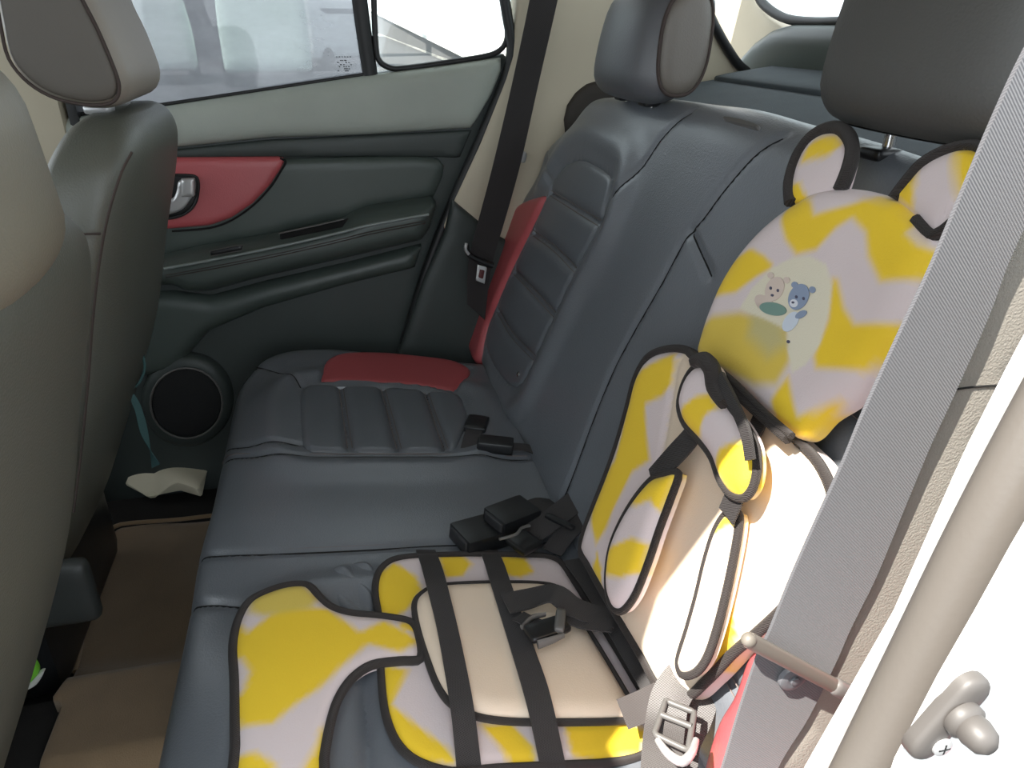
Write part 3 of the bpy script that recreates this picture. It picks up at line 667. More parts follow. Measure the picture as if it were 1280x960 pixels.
# ================================================================== PARCEL SHELF
sh = root('parcel_shelf', (0.78, CYM, 0.9), 'dark grey fabric parcel shelf behind the rear backrest', 'parcel shelf')
SP = Plane((0.62, CYM, 0.885), (1, 0, 0.13), (0, 1, 0))
panel('shelf_board', [(0.0, -0.62), (0.34, -0.62), (0.34, 0.665), (0.2, 0.67), (0.0, 0.665)], SP, SHF, sh, 0, 0.006, 0.01, 0.012, 0.02, smooth_loop=False)
panel('raised_edge', [(0.19, -0.60), (0.34, -0.60), (0.34, 0.655), (0.19, 0.655)], SP, SHF, sh, 0.010, 0.006, 0.01, 0.006, 0.02, smooth_loop=False)
S_(boxm('trim_14', (0.61, 0.25, 0.0), (0.64, 1.59, 0.86), CARP), 'dark boot divider')

# ================================================================== FLOOR THINGS
fm = root('floor_mat', (-0.4, 1.1, 0), 'worn brown carpet floor mat in the rear footwell', 'floor mat')
FP = Plane((0, 0, 0.006), (1, 0, 0), (0, 1, 0))
FM2 = Plane((0, 0, 0.008), (1, 0, 0), (0, 1, 0))
mloop = [(-0.10, 1.05), (-0.10, 1.51), (-0.40, 1.51), (-0.535, 1.52), (-0.552, 1.49), (-0.535, 1.30), (-0.505, 1.05)]
def mz(Q, d): return 0.004 * np.sin(Q[:, 0] * 25 + Q[:, 1] * 13) + 0.012 * np.exp(-((Q[:, 1] - 1.06) / 0.03) ** 2)
panel('mat_carpet', mloop, FM2, MATF, fm, 0.008, 0.004, 0.01, 0.003, 0.012, mz, smooth_loop=False)
mloop2 = [(-0.10, 0.60), (-0.10, 1.04), (-0.49, 1.04), (-0.505, 0.98), (-0.485, 0.97), (-0.49, 0.60)]
def mz2(Q, d): return 0.058 * np.clip((0.12 - np.abs(Q[:, 1] - 0.94)) / 0.04, 0, 1)
panel('tunnel_flap', mloop2, FM2, MATF, fm, 0.010, 0.004, 0.01, 0.003, 0.012, mz2, smooth_loop=False)
tube('bound_edge', [(a, b, 0.020) for a, b in [(-0.14, 1.515), (-0.40, 1.515), (-0.53, 1.525), (-0.556, 1.49), (-0.538, 1.30), (-0.51, 1.09)]], 0.005, MATF, fm)
# crumpled cream paper
pp = Plane((-0.43, 1.60, 0.03), (1, 0, 0.05), (0, 1, 0.35))
def crump(Q, d):
    return 0.018 * np.abs(np.sin(Q[:, 0] * 22 + 1.0)) + 0.012 * np.sin(Q[:, 1] * 40 + Q[:, 0] * 30)
pb = panel('paper_sheet', trace(pp, [(158, 606), (170, 590), (200, 583), (248, 574), (262, 574), (258, 590), (252, 620), (225, 612), (205, 616), (185, 620)]), pp, PAPR, None, 0.0, 0.002, 0.004, 0.001, 0.010, crump, smooth_loop=False)
tag(pb, 'crumpled cream paper sheet on the floor below the door speaker', 'paper')
# small white and green packet in the gap
bt_ = root('packet', (-0.40, 0.95, 0.2), 'small white and bright green packet tucked beside the front seat', 'packet')
PK = sideplane(0.90)
GRN = mat('bright_green_film', (120, 200, 60), 0.4); WHT = mat('white_film', (214, 216, 210), 0.4)
panel('white_top', trace(PK, [(22, 775), (32, 768), (40, 780), (38, 805), (26, 820), (16, 818)]), PK, WHT, bt_, 0.0, 0.006, 0.008, 0.006, 0.006)
panel('green_body', trace(PK, [(14, 820), (28, 816), (44, 830), (48, 842), (36, 856), (26, 862)]), PK, GRN, bt_, 0.004, 0.006, 0.008, 0.006, 0.006)
panel('white_corner', trace(PK, [(26, 862), (48, 843), (55, 840), (46, 856), (32, 864)]), PK, WHT, bt_, 0.002, 0.004, 0.005, 0.006, 0.005)

# ================================================================== SEAT BELTS
fb = root('seat_belt', (0.35, 1.5, 0.6), 'black seat belt hanging beside the far end of the rear seat', 'seat belt')
PB = sideplane(1.52)
fw = ribbon('webbing', trace3(PB, [(672, -60), (662, 0), (640, 105), (614, 215), (590, 305)]), trace3(PB, [(709, -60), (697, 0), (673, 105), (648, 215), (617, 322)]), WEB, fb)
lw = ribbon('lower_webbing', trace3(PB, [(590, 305), (585, 330), (584, 380)], -0.01), trace3(PB, [(617, 322), (612, 345), (606, 400)], -0.01), WEB, fb)
tube('tongue_loop', trace3(PB, [(583, 306), (586, 318), (600, 326), (616, 332)], 0.006), 0.006, PLA, fb)
tube('tongue_bar', trace3(PB, [(583, 304), (582, 312), (586, 318)], 0.010), 0.0035, SIL, fb)
tg = panel('tongue_plate', trace(PB, [(597, 331), (609, 334), (606, 355), (595, 351)], 0.006), PB, SIL, fb, 0.006, 0.001, 0.002, 0.002, 0.004, smooth_loop=False); tg['label'] = 'silver metal tongue'
panel('tongue_slot', trace(PB, [(600, 337), (606, 338), (604, 349), (598, 347)], 0.0075), PB, mat('red_brown_slot', (84, 34, 34), 0.6), part(tg), 0.0075, 0.001, 0.001, 0.001, 0.004, smooth_loop=False)
panel('stop_button', trace(P1, [(650, 189), (658, 191), (656, 203), (648, 201)], 0.01), P1, SIL, fb, 0.014, 0.003, 0.003, 0.006, 0.004)

nb = root('seat_belt', (0.3, 0.29, 0.6), 'sunlit grey seat belt crossing the right side nearest the camera', 'seat belt')
PN = Plane((0.26, 0.295, 0.6), (1, 0.02, 0), (0.0, -0.02, 1))
nwL = [(1350, -120), (1310, 0), (1262, 100), (1228, 177), (1164, 330), (1128, 407), (1080, 512), (1052, 580), (1020, 650), (989, 720), (962, 787), (946, 820), (923, 889), (902, 960), (870, 1060)]
nwR = [(1460, -120), (1410, 0), (1366, 100), (1330, 177), (1262, 320), (1234, 395), (1190, 495), (1160, 560), (1127, 640), (1094, 720), (1062, 785), (1045, 824), (1010, 895), (971, 960), (940, 1060)]
ribbon('webbing', trace3(PN, nwL, 0.0), trace3(PN, nwR, 0.0), WEBL, nb, 0.0022)
LB = trace3(PN, [(936, 800), (1052, 862)], 0.010)
tp = tube('latch_bar', [LB[0], LB[0] * 0.7 + LB[1] * 0.3, LB[0] * 0.3 + LB[1] * 0.7, LB[1]], 0.0048, mat('worn_metal_bar', (140, 134, 126), 0.4, metal=0.6), nb, flat=0.7, seg=12); tp['label'] = 'grey metal bar of the belt guide'
rbox('bar_end', (0.022, 0.011, 0.009), 0.004, mat('clear_grey_plastic', (110, 106, 104), 0.3), nb, LB[1], rot=axes(LB[1] - LB[0], PN.n))
rbox('bar_end', (0.009, 0.0085, 0.008), 0.004, mat('worn_plastic', (112, 106, 98), 0.4), nb, LB[0], rot=axes(LB[1] - LB[0], PN.n))
RB = trace3(PN, [(989, 845)], 0.002)[0]
lathe('stop_button', [(0.0095, 0), (0.009, 0.003), (0.006, 0.0042), (0.003, 0.0035), (0.0028, 0.005), (0.001, 0.0052)], RB, PN.n, mat('grey_button', (100, 100, 104), 0.35), nb)

# buckles on the bench
def buckle(u, v, wu, wv, L, W, T_, label, lift=0.012, hh=0.0):
    c = CUS.pt(*CUS.px(u, v, lift), lift); tip = CUS.pt(*CUS.px(wu, wv, lift), lift + hh)
    R = axes(tip - c, CUS.nn(0.4, 1)); r = root('seat_belt_buckle', tuple(c), label, 'belt buckle')
    b = rbox('housing', (L, W, T_), 0.0025, PLA, r, c, rot=R, n=4)
    rbox('release_button', (0.012, W * 0.8, T_ * 0.7), 0.003, mat('dark_button', (40, 40, 42), 0.4), r, c + R[:, 0] * (L / 2 - 0.003) + R[:, 2] * 0.001, rot=R, n=3)
    P_ = [c - R[:, 0] * L * 0.45, c - R[:, 0] * (L * 0.45 + 0.03) , c - R[:, 0] * (L * 0.45 + 0.06) - R[:, 2] * 0.012]
    S2 = R[:, 1] * W * 0.36
    ribbon('buckle_strap', [p - S2 for p in P_], [p + S2 for p in P_], WEB, r)
    return r
buckle(620, 556, 592, 553, 0.060, 0.034, 0.020, 'black belt buckle lying by the far ribbed seat insert', 0.014)
buckle(596, 530, 603, 512, 0.052, 0.040, 0.012, 'black belt tongue holder at the rear corner of the far ribbed insert', 0.012)
buckle(600, 668, 572, 676, 0.070, 0.055, 0.026, 'left one of the paired black belt buckles on the middle seat', 0.018)
buckle(640, 645, 622, 652, 0.068, 0.05, 0.026, 'black belt buckle between its twin and the child seat strap', 0.035)

# ================================================================== CHILD SEAT
cs = root('child_seat', (0.15, 0.62, 0.38), 'folding fabric child seat with yellow zigzag print, cream pads and black straps', 'child seat')
CH = 0.022
def cp(pts): return ct(pts, CH)
# front flap
fl = cp([(296, 1010), (293, 930), (292, 850), (290, 805), (297, 772), (312, 748), (340, 734), (365, 728), (385, 729), (400, 744), (416, 757), (440, 764), (480, 768), (512, 774), (522, 786), (526, 820), (500, 823), (465, 828), (440, 845), (422, 872), (412, 905), (405, 945), (400, 1010)])
def cpp(pts, c, bl=0.008): return (ct(pts, CH), c, bl)
flp = [cpp([(290, 770), (310, 790), (350, 760), (410, 760), (450, 790), (480, 775), (526, 800), (500, 815), (460, 805), (430, 830), (400, 860), (370, 880), (340, 905), (300, 908), (285, 880), (305, 860), (312, 840), (300, 820), (285, 830)], YEL),
       cpp([(310, 745), (370, 722), (400, 745), (390, 760), (330, 770), (312, 765)], (222, 196, 90), 0.012),
       cpp([(402, 905), (396, 930), (380, 960), (350, 1010), (405, 1010), (412, 940)], YEL), cpp([(290, 945), (320, 940), (345, 955), (340, 1000), (290, 1000)], YEL),
       cpp([(500, 775), (520, 778), (522, 790), (500, 785)], YEL, 0.004)]
flap = panel('leg_flap', fl, CUS, FABC, cs, CH, 0.010, 0.014, 0.004, 0.006, None, flp, LIL); part(flap)
tube('binding', [CUS.pt(a, b, CH - 0.004) for a, b in fl], 0.0052, PIP, flap, True)
# seat pad
spx = [(474, 770), (469, 735), (474, 712), (490, 698), (520, 693), (600, 691), (680, 693), (700, 700), (716, 722), (740, 760), (765, 800), (792, 845), (818, 890), (822, 925), (800, 943), (760, 951), (700, 954), (620, 958), (565, 962), (520, 948), (496, 925), (482, 890), (477, 850), (475, 810)]
SPD = 0.014
sl_ = ct(spx, SPD)
spp = [(ct(q, SPD), YEL, 0.006) for q in (
    [(470, 760), (472, 715), (492, 702), (520, 720), (528, 738), (512, 760), (490, 775)],
    [(546, 690), (575, 690), (590, 705), (578, 720), (556, 722)], [(624, 690), (655, 695), (668, 715), (650, 722), (630, 718)],
    [(478, 830), (510, 838), (500, 860), (490, 880), (520, 905), (560, 935), (572, 955), (530, 952), (497, 930), (480, 885)],
    [(598, 905), (640, 905), (668, 935), (670, 955), (640, 957), (622, 930)], [(705, 905), (750, 900), (790, 905), (815, 915), (800, 940), (750, 950), (715, 945)])]
pad = panel('seat_pad', sl_, CUS, FABC, cs, SPD, 0.010, 0.014, 0.006, 0.006, None, spp, LIL); part(pad)
tube('binding', [CUS.pt(a, b, SPD - 0.003) for a, b in sl_], 0.0045, PIP, pad, True)
# cream cushion on top
il = [(519, 752), (524, 738), (545, 726), (600, 722), (665, 722), (694, 726), (706, 738), (730, 772), (760, 820), (785, 862), (800, 888), (770, 893), (700, 894), (640, 893), (598, 887), (566, 872), (548, 848), (535, 815), (524, 780)]
ILH = 0.030
ll = ct(il, ILH)
ci = panel('seat_cushion', ll, CUS, FABC, cs, ILH, 0.014, 0.022, 0.004, 0.006, None, [], CRM); ci['label'] = 'cream seat cushion'
tube('binding', [CUS.pt(a, b, ILH - 0.010) for a, b in ll], 0.0042, PIP, part(ci), True)
# long webbing bands over the seat pad
def band(L, R, hs, par, nm='cross_strap'):
    Lp = [CUS.pt(*CUS.px(u, v, h), h) for (u, v), h in zip(L, hs)]; Rp = [CUS.pt(*CUS.px(u, v, h), h) for (u, v), h in zip(R, hs)]
    return ribbon(nm, Lp, Rp, WEB, par, 0.002)
band([(520, 688), (526, 705), (532, 728), (545, 780), (556, 840), (565, 900), (571, 962)], [(544, 688), (551, 705), (558, 728), (571, 780), (584, 840), (593, 890), (602, 962)], [0.010, 0.019, 0.034, 0.034, 0.034, 0.030, 0.012], cs)
band([(600, 688), (606, 705), (613, 728), (632, 790), (650, 850), (662, 895), (676, 962)], [(622, 688), (630, 705), (638, 728), (660, 790), (682, 850), (694, 895), (708, 962)], [0.010, 0.019, 0.034, 0.034, 0.034, 0.030, 0.012], cs)
# back pad
BH = 0.045
bpx = [(868, 446), (845, 434), (820, 435), (800, 446), (786, 472), (776, 510), (764, 552), (750, 592), (735, 630), (723, 662), (718, 688), (727, 706), (737, 725), (752, 752), (770, 782), (795, 825), (815, 860), (845, 872), (872, 850), (884, 838), (905, 815), (932, 792), (968, 758), (995, 722), (1016, 682), (1028, 645), (1028, 612), (1012, 576), (988, 550), (945, 510), (905, 475)]
bl = bt(bpx, BH)
def bpp(q, c=YEL, b_=0.007): return (bt(q, BH), c, b_)
b_paint = [bpp([(845, 436), (866, 446), (905, 475), (945, 510), (988, 552), (1014, 578), (1030, 612), (1030, 646), (1016, 684), (968, 760), (905, 817), (845, 875), (815, 862), (752, 752), (765, 760), (800, 700), (822, 590), (838, 500)], CRM, 0.003),
    bpp([(838, 440), (820, 450), (800, 462), (782, 480), (778, 500), (776, 540), (768, 575), (745, 600), (735, 630), (740, 660), (745, 680), (758, 660), (765, 640), (790, 590), (812, 575), (808, 540), (806, 505), (828, 495), (838, 480), (842, 455)]),
    bpp([(732, 716), (744, 700), (746, 690), (752, 712), (748, 735)], YEL, 0.004),
    bpp([(915, 650), (917, 700), (917, 790), (905, 812), (885, 838), (878, 835), (890, 790), (905, 720), (910, 670)], YEL, 0.004)]
def bk_extra(Q, d):
    g = crom(bt([(846, 447), (838, 500), (822, 590), (800, 690), (775, 770)], BH), 4, False)
    e = -0.004 * np.exp(-(segd(Q, g, False) / 0.004) ** 2)
    g2 = crom(bt([(912, 640), (900, 720), (885, 830)], BH), 4, False)
    e -= 0.006 * np.exp(-(segd(Q, g2, False) / 0.008) ** 2)
    return e
bp_ = panel('back_pad', bl, BAK, FABC, cs, BH, 0.020, 0.028, 0.012, 0.006, bk_extra, b_paint, LIL); part(bp_)
tube('binding', [BAK.pt(a, b, BH - 0.010) for a, b in bl], 0.0050, PIP, bp_, True)
# head pad
HH = 0.055
hpx = [(986, 248), (965, 262), (940, 284), (915, 313), (893, 348), (877, 385), (867, 415), (862, 440), (880, 456), (910, 480), (945, 512), (978, 542), (992, 546), (1004, 540), (1022, 520), (1052, 500), (1085, 465), (1113, 428), (1128, 400), (1142, 365), (1156, 330), (1163, 305), (1158, 288), (1140, 268), (1118, 246), (1090, 235), (1060, 229), (1030, 229), (1005, 236)]
hl_ = bt(hpx, HH)
def hq(q, c=YEL, b_=0.008): return (bt(q, HH), c, b_)
h_paint = [hq([(975, 250), (1000, 240), (1012, 252), (1018, 268), (1060, 255), (1090, 240), (1120, 245), (1140, 270), (1130, 290), (1145, 305), (1165, 310), (1156, 345), (1100, 352), (1085, 320), (1082, 290), (1065, 272), (1045, 285), (1020, 312), (995, 318), (982, 300), (975, 275)]),
    hq([(870, 395), (885, 365), (905, 335), (935, 312), (955, 320), (965, 335), (945, 345), (920, 365), (880, 372)]),
    hq([(880, 362), (908, 325), (940, 312), (965, 330), (940, 348), (915, 362)]),
    hq([(858, 440), (868, 412), (890, 395), (925, 390), (945, 395), (985, 410), (988, 450), (970, 480), (940, 480), (905, 465)], (222, 192, 78), 0.012),
    hq([(940, 390), (975, 395), (985, 430), (960, 445), (935, 420)], (196, 184, 128), 0.02),
    hq([(1040, 348), (1047, 350), (1055, 385), (1068, 405), (1135, 402), (1112, 440), (1078, 462), (1020, 460), (1017, 445), (1035, 400)]),
    hq([(985, 470), (995, 520), (1025, 505), (1045, 498), (1020, 528), (1000, 548), (985, 545), (960, 528), (962, 500)])]
h_paint.append((bt([(925, 385), (940, 360), (965, 335), (990, 322), (1012, 320), (1032, 330), (1040, 355), (1036, 390), (1025, 430), (1008, 455), (990, 466), (985, 440), (983, 412), (955, 398), (938, 392)], HH), (226, 218, 196), 0.003))
head = panel('head_pad', hl_, BAK, FABC, cs, HH, 0.016, 0.03, 0.008, 0.0032, None, h_paint, LIL); part(head)
# ears
for nm, lo, inn, pt_ in (('ear', [(985, 252), (984, 225), (994, 193), (1010, 170), (1030, 158), (1048, 157), (1060, 170), (1062, 190), (1055, 215), (1046, 236)], [(1000, 205), (1008, 185), (1022, 170), (1045, 166), (1052, 178), (1035, 195), (1010, 200)], 0),
                     ('ear', [(1112, 246), (1130, 222), (1150, 200), (1178, 184), (1205, 177), (1224, 180), (1232, 200), (1222, 230), (1200, 262), (1176, 285), (1160, 292), (1140, 272)], [(1112, 246), (1128, 225), (1145, 205), (1143, 235), (1138, 262)], 1)):
    el = bt(lo, HH - 0.006)
    pn = [(bt(inn, HH - 0.006), YEL, 0.006)] + ([(bt([(1190, 170), (1228, 170), (1240, 210), (1205, 262), (1195, 230)], HH - 0.006), YEL, 0.005)] if pt_ else [(bt([(978, 232), (1000, 228), (1010, 258), (975, 262)], HH - 0.006), YEL, 0.005)])
    e_ = panel(nm, el, BAK, FABC, cs, HH - 0.006, 0.010, 0.016, 0.004, 0.005, None, pn, LIL)
    tube('binding', [BAK.pt(a, b, HH - 0.010) for a, b in el], 0.0048 if pt_ else 0.0068, PIP, part(e_), False)
# teddy print, flat applique
def flatp(nm, q, rgb, h, r=0.0): return slab(nm, [tuple(p) for p in crom(bt(q, h), 3)], BAK, mat(nm + '_print', rgb, 0.8), head, h, 0.0006)
def el2(cx_, cy_, rx, ry, tilt=0): 
    t0 = math.radians(tilt); return [(cx_ + rx * math.cos(a) * math.cos(t0) - ry * math.sin(a) * math.sin(t0), cy_ + rx * math.cos(a) * math.sin(t0) + ry * math.sin(a) * math.cos(t0)) for a in np.linspace(0, 2 * math.pi, 12, endpoint=False)]
hb = HH + 0.0009
PK_, BL_, GN_, DK_ = (214, 196, 184), (140, 154, 178), (120, 150, 140), (84, 84, 104)
for q, c, dh in ((el2(956, 380, 15, 9, 40), PK_, 0), (el2(950, 376, 4, 8, 20), PK_, 0), (el2(968, 361, 11, 16, 25), PK_, 0.0003), (el2(963, 344, 4, 4), PK_, 0.0002), (el2(983, 350, 4, 4), PK_, 0.0002),
                 (el2(966, 386, 17, 8, 10), GN_, 0.0004),
                 (el2(988, 402, 14, 8, -55), (206, 214, 226), 0.0005), (el2(1001, 393, 4, 8, 60), BL_, 0.0006), (el2(998, 371, 12, 17, 25), BL_, 0.0007), (el2(993, 356, 4, 4), BL_, 0.0006), (el2(1015, 362, 4, 4), BL_, 0.0006), (el2(992, 379, 5, 5), (220, 222, 228), 0.001), (el2(991, 378, 1.8, 1.4), DK_, 0.0013),
                 (el2(963, 360, 1.5, 2), DK_, 0.0008), (el2(972, 363, 1.5, 2), DK_, 0.0008), (el2(965, 369, 1.8, 1.6), DK_, 0.0008), (el2(995, 371, 1.5, 2), DK_, 0.0013), (el2(1004, 373, 1.5, 2), DK_, 0.0013), (el2(985, 427, 2, 2), DK_, 0.0004)):
    flatp('teddy_print', q, c, hb + dh)
tube('pad_edge', [BAK.pt(*BAK.px(u, v, HH + 0.002), HH + 0.002) for u, v in [(862, 441), (880, 458), (910, 482), (945, 514), (985, 549)]], 0.0050, PIP, head)
tube('pad_edge', [BAK.pt(*BAK.px(u, v, HH + 0.004), HH + 0.004) for u, v in [(868, 436), (890, 455), (918, 478), (952, 512), (990, 545)]][1:], 0.0035, PIP, head)
# shoulder pads
def spad(loop, paint, h, nm='shoulder_pad', base=LIL, H=0.014, w_=0.02):
    l = bt(loop, h); o = panel(nm, l, BAK, FABC, cs, h, H, w_, 0.006, 0.005, None, [(bt(q, h), c, 0.005) for q, c in paint], base)
    tube('binding', [BAK.pt(a, b, h - H * 0.7) for a, b in l], 0.0042, PIP, part(o), True); return o
spad([(874, 450), (856, 460), (845, 480), (840, 505), (847, 528), (866, 550), (880, 570), (890, 598), (903, 616), (919, 620), (930, 606), (935, 580), (932, 552), (920, 528), (903, 505), (892, 482), (885, 458)],
     [([(842, 522), (850, 510), (870, 495), (886, 492), (896, 508), (880, 520), (872, 545), (860, 545)], YEL), ([(890, 580), (900, 560), (925, 548), (936, 565), (934, 605), (918, 622), (903, 618), (892, 600)], YEL)], 0.085)
spad([(838, 590), (822, 591), (806, 597), (786, 620), (768, 650), (755, 682), (750, 715), (751, 742), (758, 760), (769, 762), (784, 742), (800, 702), (814, 660), (828, 622)],
     [([(840, 588), (806, 595), (780, 628), (795, 632), (812, 625), (820, 640), (830, 615)], YEL), ([(758, 685), (790, 672), (806, 680), (795, 715), (775, 722), (752, 718)], YEL)], 0.085)
spad([(912, 640), (898, 640), (884, 662), (872, 700), (862, 742), (850, 785), (838, 825), (842, 842), (858, 840), (872, 822), (884, 788), (896, 742), (906, 695), (912, 660)],
     [([(884, 660), (898, 642), (912, 640), (912, 655), (892, 668)], YEL)], 0.070, base=CRM)
# connecting webbing
strap('shoulder_strap', BAK, [(880, 520, 0.070), (862, 548, 0.074), (840, 572, 0.076), (815, 600, 0.076)], 0.028, 0.07, WEB, cs)
strap('shoulder_strap', BAK, [(925, 590, 0.070), (918, 620, 0.072), (908, 645, 0.070)], 0.026, 0.07, WEB, cs)
strap('shoulder_strap', BAK, [(952, 520, 0.050), (940, 548, 0.056), (925, 590, 0.07)], 0.022, 0.06, WEB, cs)
strap('pad_loop', BAK, [(900, 470, 0.088), (915, 500, 0.092), (932, 540, 0.094), (938, 575, 0.090)], 0.010, 0.09, WEB, cs, 0.004)
tube('loop_knot', trace3(BAK, [(868, 452), (880, 450), (890, 462), (893, 485), (905, 505)], 0.090), [0.007, 0.009, 0.008, 0.006], PIP, cs)
# lap strap along the fold
strap('lap_strap', CUS, [(715, 700, 0.024), (742, 738, 0.034), (770, 785, 0.036), (795, 828, 0.036), (815, 862, 0.036)], 0.024, 0.03, WEB, cs)
# crotch / lap webbing with side release buckle
strap('buckle_webbing', CUS, [(632, 755, 0.046), (662, 748, 0.050), (692, 742, 0.062), (716, 758, 0.056), (742, 768, 0.050), (768, 772, 0.05)], 0.034, 0.05, WEB, cs)
strap('buckle_webbing', CUS, [(700, 768, 0.052), (730, 778, 0.050), (765, 782, 0.052)], 0.022, 0.05, WEB, cs)
strap('buckle_webbing', CUS, [(648, 770, 0.045), (664, 778, 0.048), (690, 788, 0.050)], 0.020, 0.05, WEB, cs)
def cq(u, v, h): return CUS.pt(*CUS.px(u, v, h), h)
bkR = axes(cq(705, 776, 0.055) - cq(668, 788, 0.055), CUS.nn(0.4, 1))
rbk = rbox('release_buckle', (0.052, 0.026, 0.010), 0.004, PLA, cs, cq(684, 786, 0.055), rot=bkR, n=4); part(rbk)
tube('prong', [cq(672, 806, 0.052), cq(690, 800, 0.055), cq(705, 794, 0.056)], [0.006, 0.005, 0.003], PLG, rbk, flat=0.6)
tube('prong', [cq(652, 784, 0.052), cq(665, 772, 0.055), cq(682, 768, 0.056)], [0.004, 0.004, 0.003], PLG, rbk, flat=0.6)
rbox('strap_slide', (0.012, 0.036, 0.010), 0.003, PLG, rbk, cq(700, 776, 0.060), rot=bkR @ np.array([[0.8, 0.6, 0], [-0.6, 0.8, 0], [0, 0, 1]]), n=3)
# strap round the far side of the back pad
strap('side_webbing', CUS, [(662, 668, 0.030), (682, 655, 0.036), (702, 640, 0.040), (728, 618, 0.045), (745, 600, 0.05)], 0.040, 0.04, WEB, cs)
sl1 = rbox('slide_adjuster', (0.010, 0.048, 0.006), 0.002, PLA, cs, cq(700, 652, 0.046), rot=axes(cq(720, 636, 0.04) - cq(700, 652, 0.04), CUS.nn(0.4, 1)), n=3)
lbk = rbox('strap_clip', (0.038, 0.040, 0.010), 0.003, PLA, cs, cq(655, 678, 0.034), rot=axes(cq(680, 665, 0.03) - cq(655, 678, 0.03), CUS.nn(0.4, 1)), n=3); part(lbk)
tube('clip_wire', [cq(624, 674, 0.05), cq(645, 668, 0.052), cq(652, 660, 0.052), cq(662, 657, 0.05)], 0.0022, PLG, lbk)
strap('side_webbing', CUS, [(690, 690, 0.020), (710, 665, 0.030), (735, 645, 0.040)], 0.030, 0.03, WEB, cs)
# near side adjusters
def bq(u, v, h): return BAK.pt(*BAK.px(u, v, h), h)
A_ = [cq(785, 905, 0.05), cq(812, 888, 0.065), cq(835, 865, 0.075), cq(862, 852, 0.085), cq(880, 850, 0.085)]
def wb(nm, pxs, width, par=cs, m=WEB):
    C = crom([cq(*p) for p in pxs], 5, False); T = np.gradient(C, axis=0); vn = nrm(CAM - C.mean(0)); S = np.array([nrm(np.cross(t, vn)) for t in T]) * width / 2
    return ribbon(nm, C - S, C + S, m, par, 0.002, 1)
WEBG = mat('sunlit_grey_webbing', (64, 58, 56), 0.7, 0.8, 260, 0.05, kind='weave', sheen=0.3)  # lighter copy of the dark webbing, sunlight put into the colour
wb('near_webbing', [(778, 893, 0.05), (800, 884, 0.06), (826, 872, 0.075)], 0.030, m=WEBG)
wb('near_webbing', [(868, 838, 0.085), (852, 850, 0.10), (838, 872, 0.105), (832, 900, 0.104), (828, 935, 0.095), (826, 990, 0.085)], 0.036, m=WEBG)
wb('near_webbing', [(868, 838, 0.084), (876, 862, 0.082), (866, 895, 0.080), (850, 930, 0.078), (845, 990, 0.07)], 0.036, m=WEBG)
wb('near_webbing', [(935, 795, 0.05), (915, 812, 0.06), (897, 838, 0.065), (893, 868, 0.066), (905, 886, 0.06)], 0.034, m=WEB)
rr_ = axes(cq(870, 905, 0.105) - cq(830, 890, 0.105), nrm(CAM - cq(850, 900, 0.1)))
fr = [(832, 876), (868, 890), (860, 938), (818, 918)]
def frame(nm, px4, h, r, m, par):
    return tube(nm, resample(np.array([cq(u, v, h) for u, v in px4]), 0.004), r, m, par, True, smoothk=0)
ad = frame('square_slide', fr, 0.108, 0.0030, PLG, cs)
frame('slide_bar', [(826, 893), (864, 908)], 0.110, 0.0030, PLG, part(ad)) if False else tube('slide_bar', [cq(826, 893, 0.11), cq(864, 908, 0.11)], 0.003, PLG, part(ad), smoothk=0)
tube('metal_hook', [cq(822, 925, 0.112), cq(835, 942, 0.114), cq(852, 952, 0.114), cq(864, 942, 0.112), (cq(870, 925, 0.108))], [0.003, 0.004, 0.0045, 0.004, 0.003], SIL, cs)

# ================================================================== DOOR SWITCH
ds = root('door_switch', tuple(P4.pt(*P4.px(1190, 915, 0.01), 0.01)), 'grey rubber door contact switch on the white door jamb', 'switch')
a_, b_ = P4.px(1163, 938, 0.006), P4.px(1222, 872, 0.006); a_, b_ = np.array(a_), np.array(b_); dd = nrm(b_ - a_); pn_ = np.array([-dd[1], dd[0]]); R_ = 0.0075
cap = [tuple(b_ + R_ * (math.cos(t) * dd + math.sin(t) * pn_)) for t in np.linspace(-math.pi / 2, math.pi / 2, 9)] + [tuple(a_ + R_ * (math.cos(t) * dd + math.sin(t) * pn_)) for t in np.linspace(math.pi / 2, 3 * math.pi / 2, 9)]
RSW = mat('weathered_grey_rubber', (80, 76, 73), 0.5)
panel('base_plate', cap, P4, RSW, ds, 0.006, 0.003, 0.004, 0.004, 0.003, smooth_loop=False)
pc = P4.pt(*P4.px(1207, 902, 0.008), 0.006)
lathe('rubber_plunger', [(0.0078, 0), (0.0078, 0.003), (0.0062, 0.0045), (0.0066, 0.007), (0.0056, 0.012), (0.003, 0.0145)], pc, P4.n, RSW, ds)
pc = P4.pt(*P4.px(1177, 933, 0.006), 0.006)
scr = lathe('screw', [(0.0042, 0), (0.0040, 0.0012), (0.002, 0.0018)], pc, P4.n, SIL, ds); part(scr)
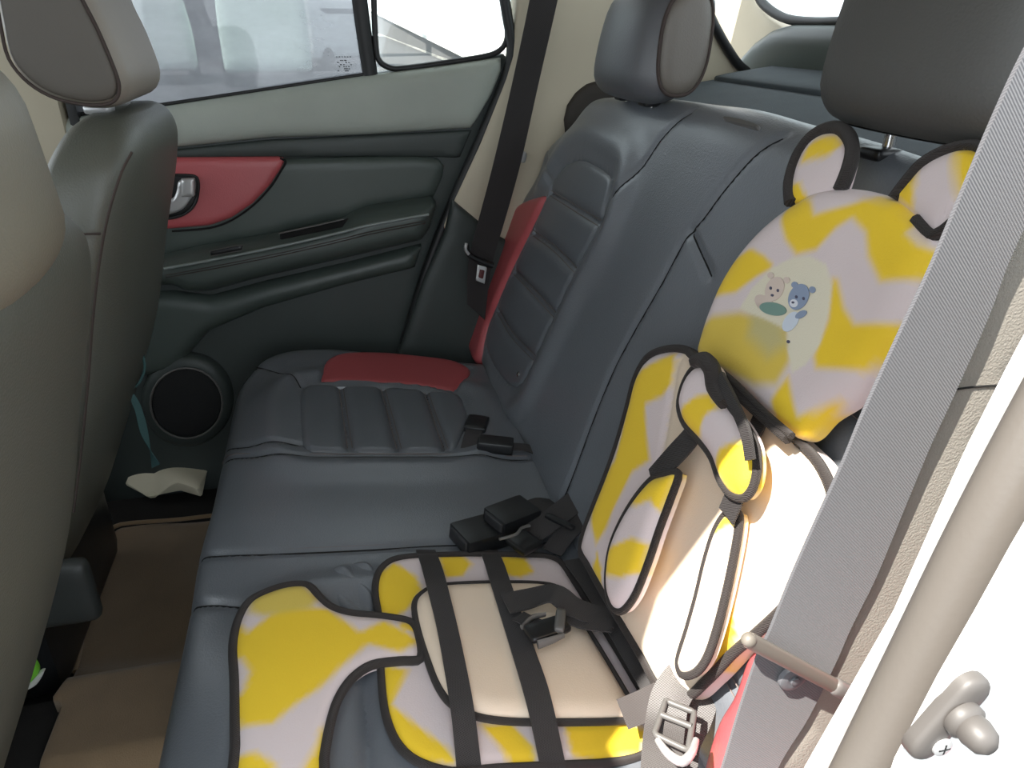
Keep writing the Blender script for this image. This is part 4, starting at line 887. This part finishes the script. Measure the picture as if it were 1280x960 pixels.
for a in (0, 1): rbox('cross_slot', (0.0052 if a else 0.001, 0.0006, 0.001 if a else 0.0052), 0.0002, GRV, scr, pc + P4.n * 0.0016, n=1)

# ================================================================== OUTSIDE CARS
def van(cx_, cy_, L, W, Hh, rgb, label, rot=0.0, nose=0.25):
    r = root('parked_van', (cx_, cy_, GZ), label, 'van', 'vans parked beyond the tinted window')
    bm_ = mat('van_paint', rgb, 0.35); gl_ = mat('van_glass', (52, 62, 66), 0.15)
    def df(x, y, z):
        k = (z + Hh / 2) / Hh; x2 = x
        if k > 0.5: x2 = x - (k - 0.5) * nose * 2 * (x > 0) * (x / (L / 2)); y *= 1 - 0.14 * (k - 0.5) * 2
        return (x2, y, z)
    cR = np.array([[math.cos(rot), -math.sin(rot), 0], [math.sin(rot), math.cos(rot), 0], [0, 0, 1]])
    c0 = np.array([cx_, cy_, GZ + Hh / 2 + 0.2])
    rbox('body', (L, W, Hh - 0.2), 0.15, bm_, r, c0, rot=cR, deform=df, n=8)
    rbox('side_windows', (L * 0.72, W * 1.0, Hh * 0.26), 0.06, gl_, r, c0 + np.array([0, 0, Hh * 0.17]), rot=cR, deform=lambda x, y, z: (x, y * 0.94, z), n=4)
    rbox('windscreen', (L * 0.93, W * 0.78, Hh * 0.26), 0.06, gl_, r, c0 + np.array([0, 0, Hh * 0.15]), rot=cR, n=4)
    for sx in (-1, 1):
        for sy in (-1, 1):
            wc = c0 + cR @ np.array([sx * L * 0.32, sy * W * 0.47, -Hh / 2 + 0.12]); lathe('wheel', [(0.2, -0.1), (0.32, -0.09), (0.33, 0.09), (0.2, 0.1)], wc, cR @ np.array([0, 1, 0]), RUB, r)
    return r
van(-4.0, 22.0, 4.2, 1.8, 1.85, (222, 232, 226), 'white van parked alone at the left seen through the tinted window', math.radians(100))
van(-1.3, 21.0, 4.6, 1.9, 2.6, (214, 236, 222), 'tall pale green white van in the middle of the tinted window', math.radians(95))
van(0.15, 27.0, 4.2, 1.8, 1.9, (222, 230, 226), 'white van parked behind and right of the tall pale van', math.radians(60))
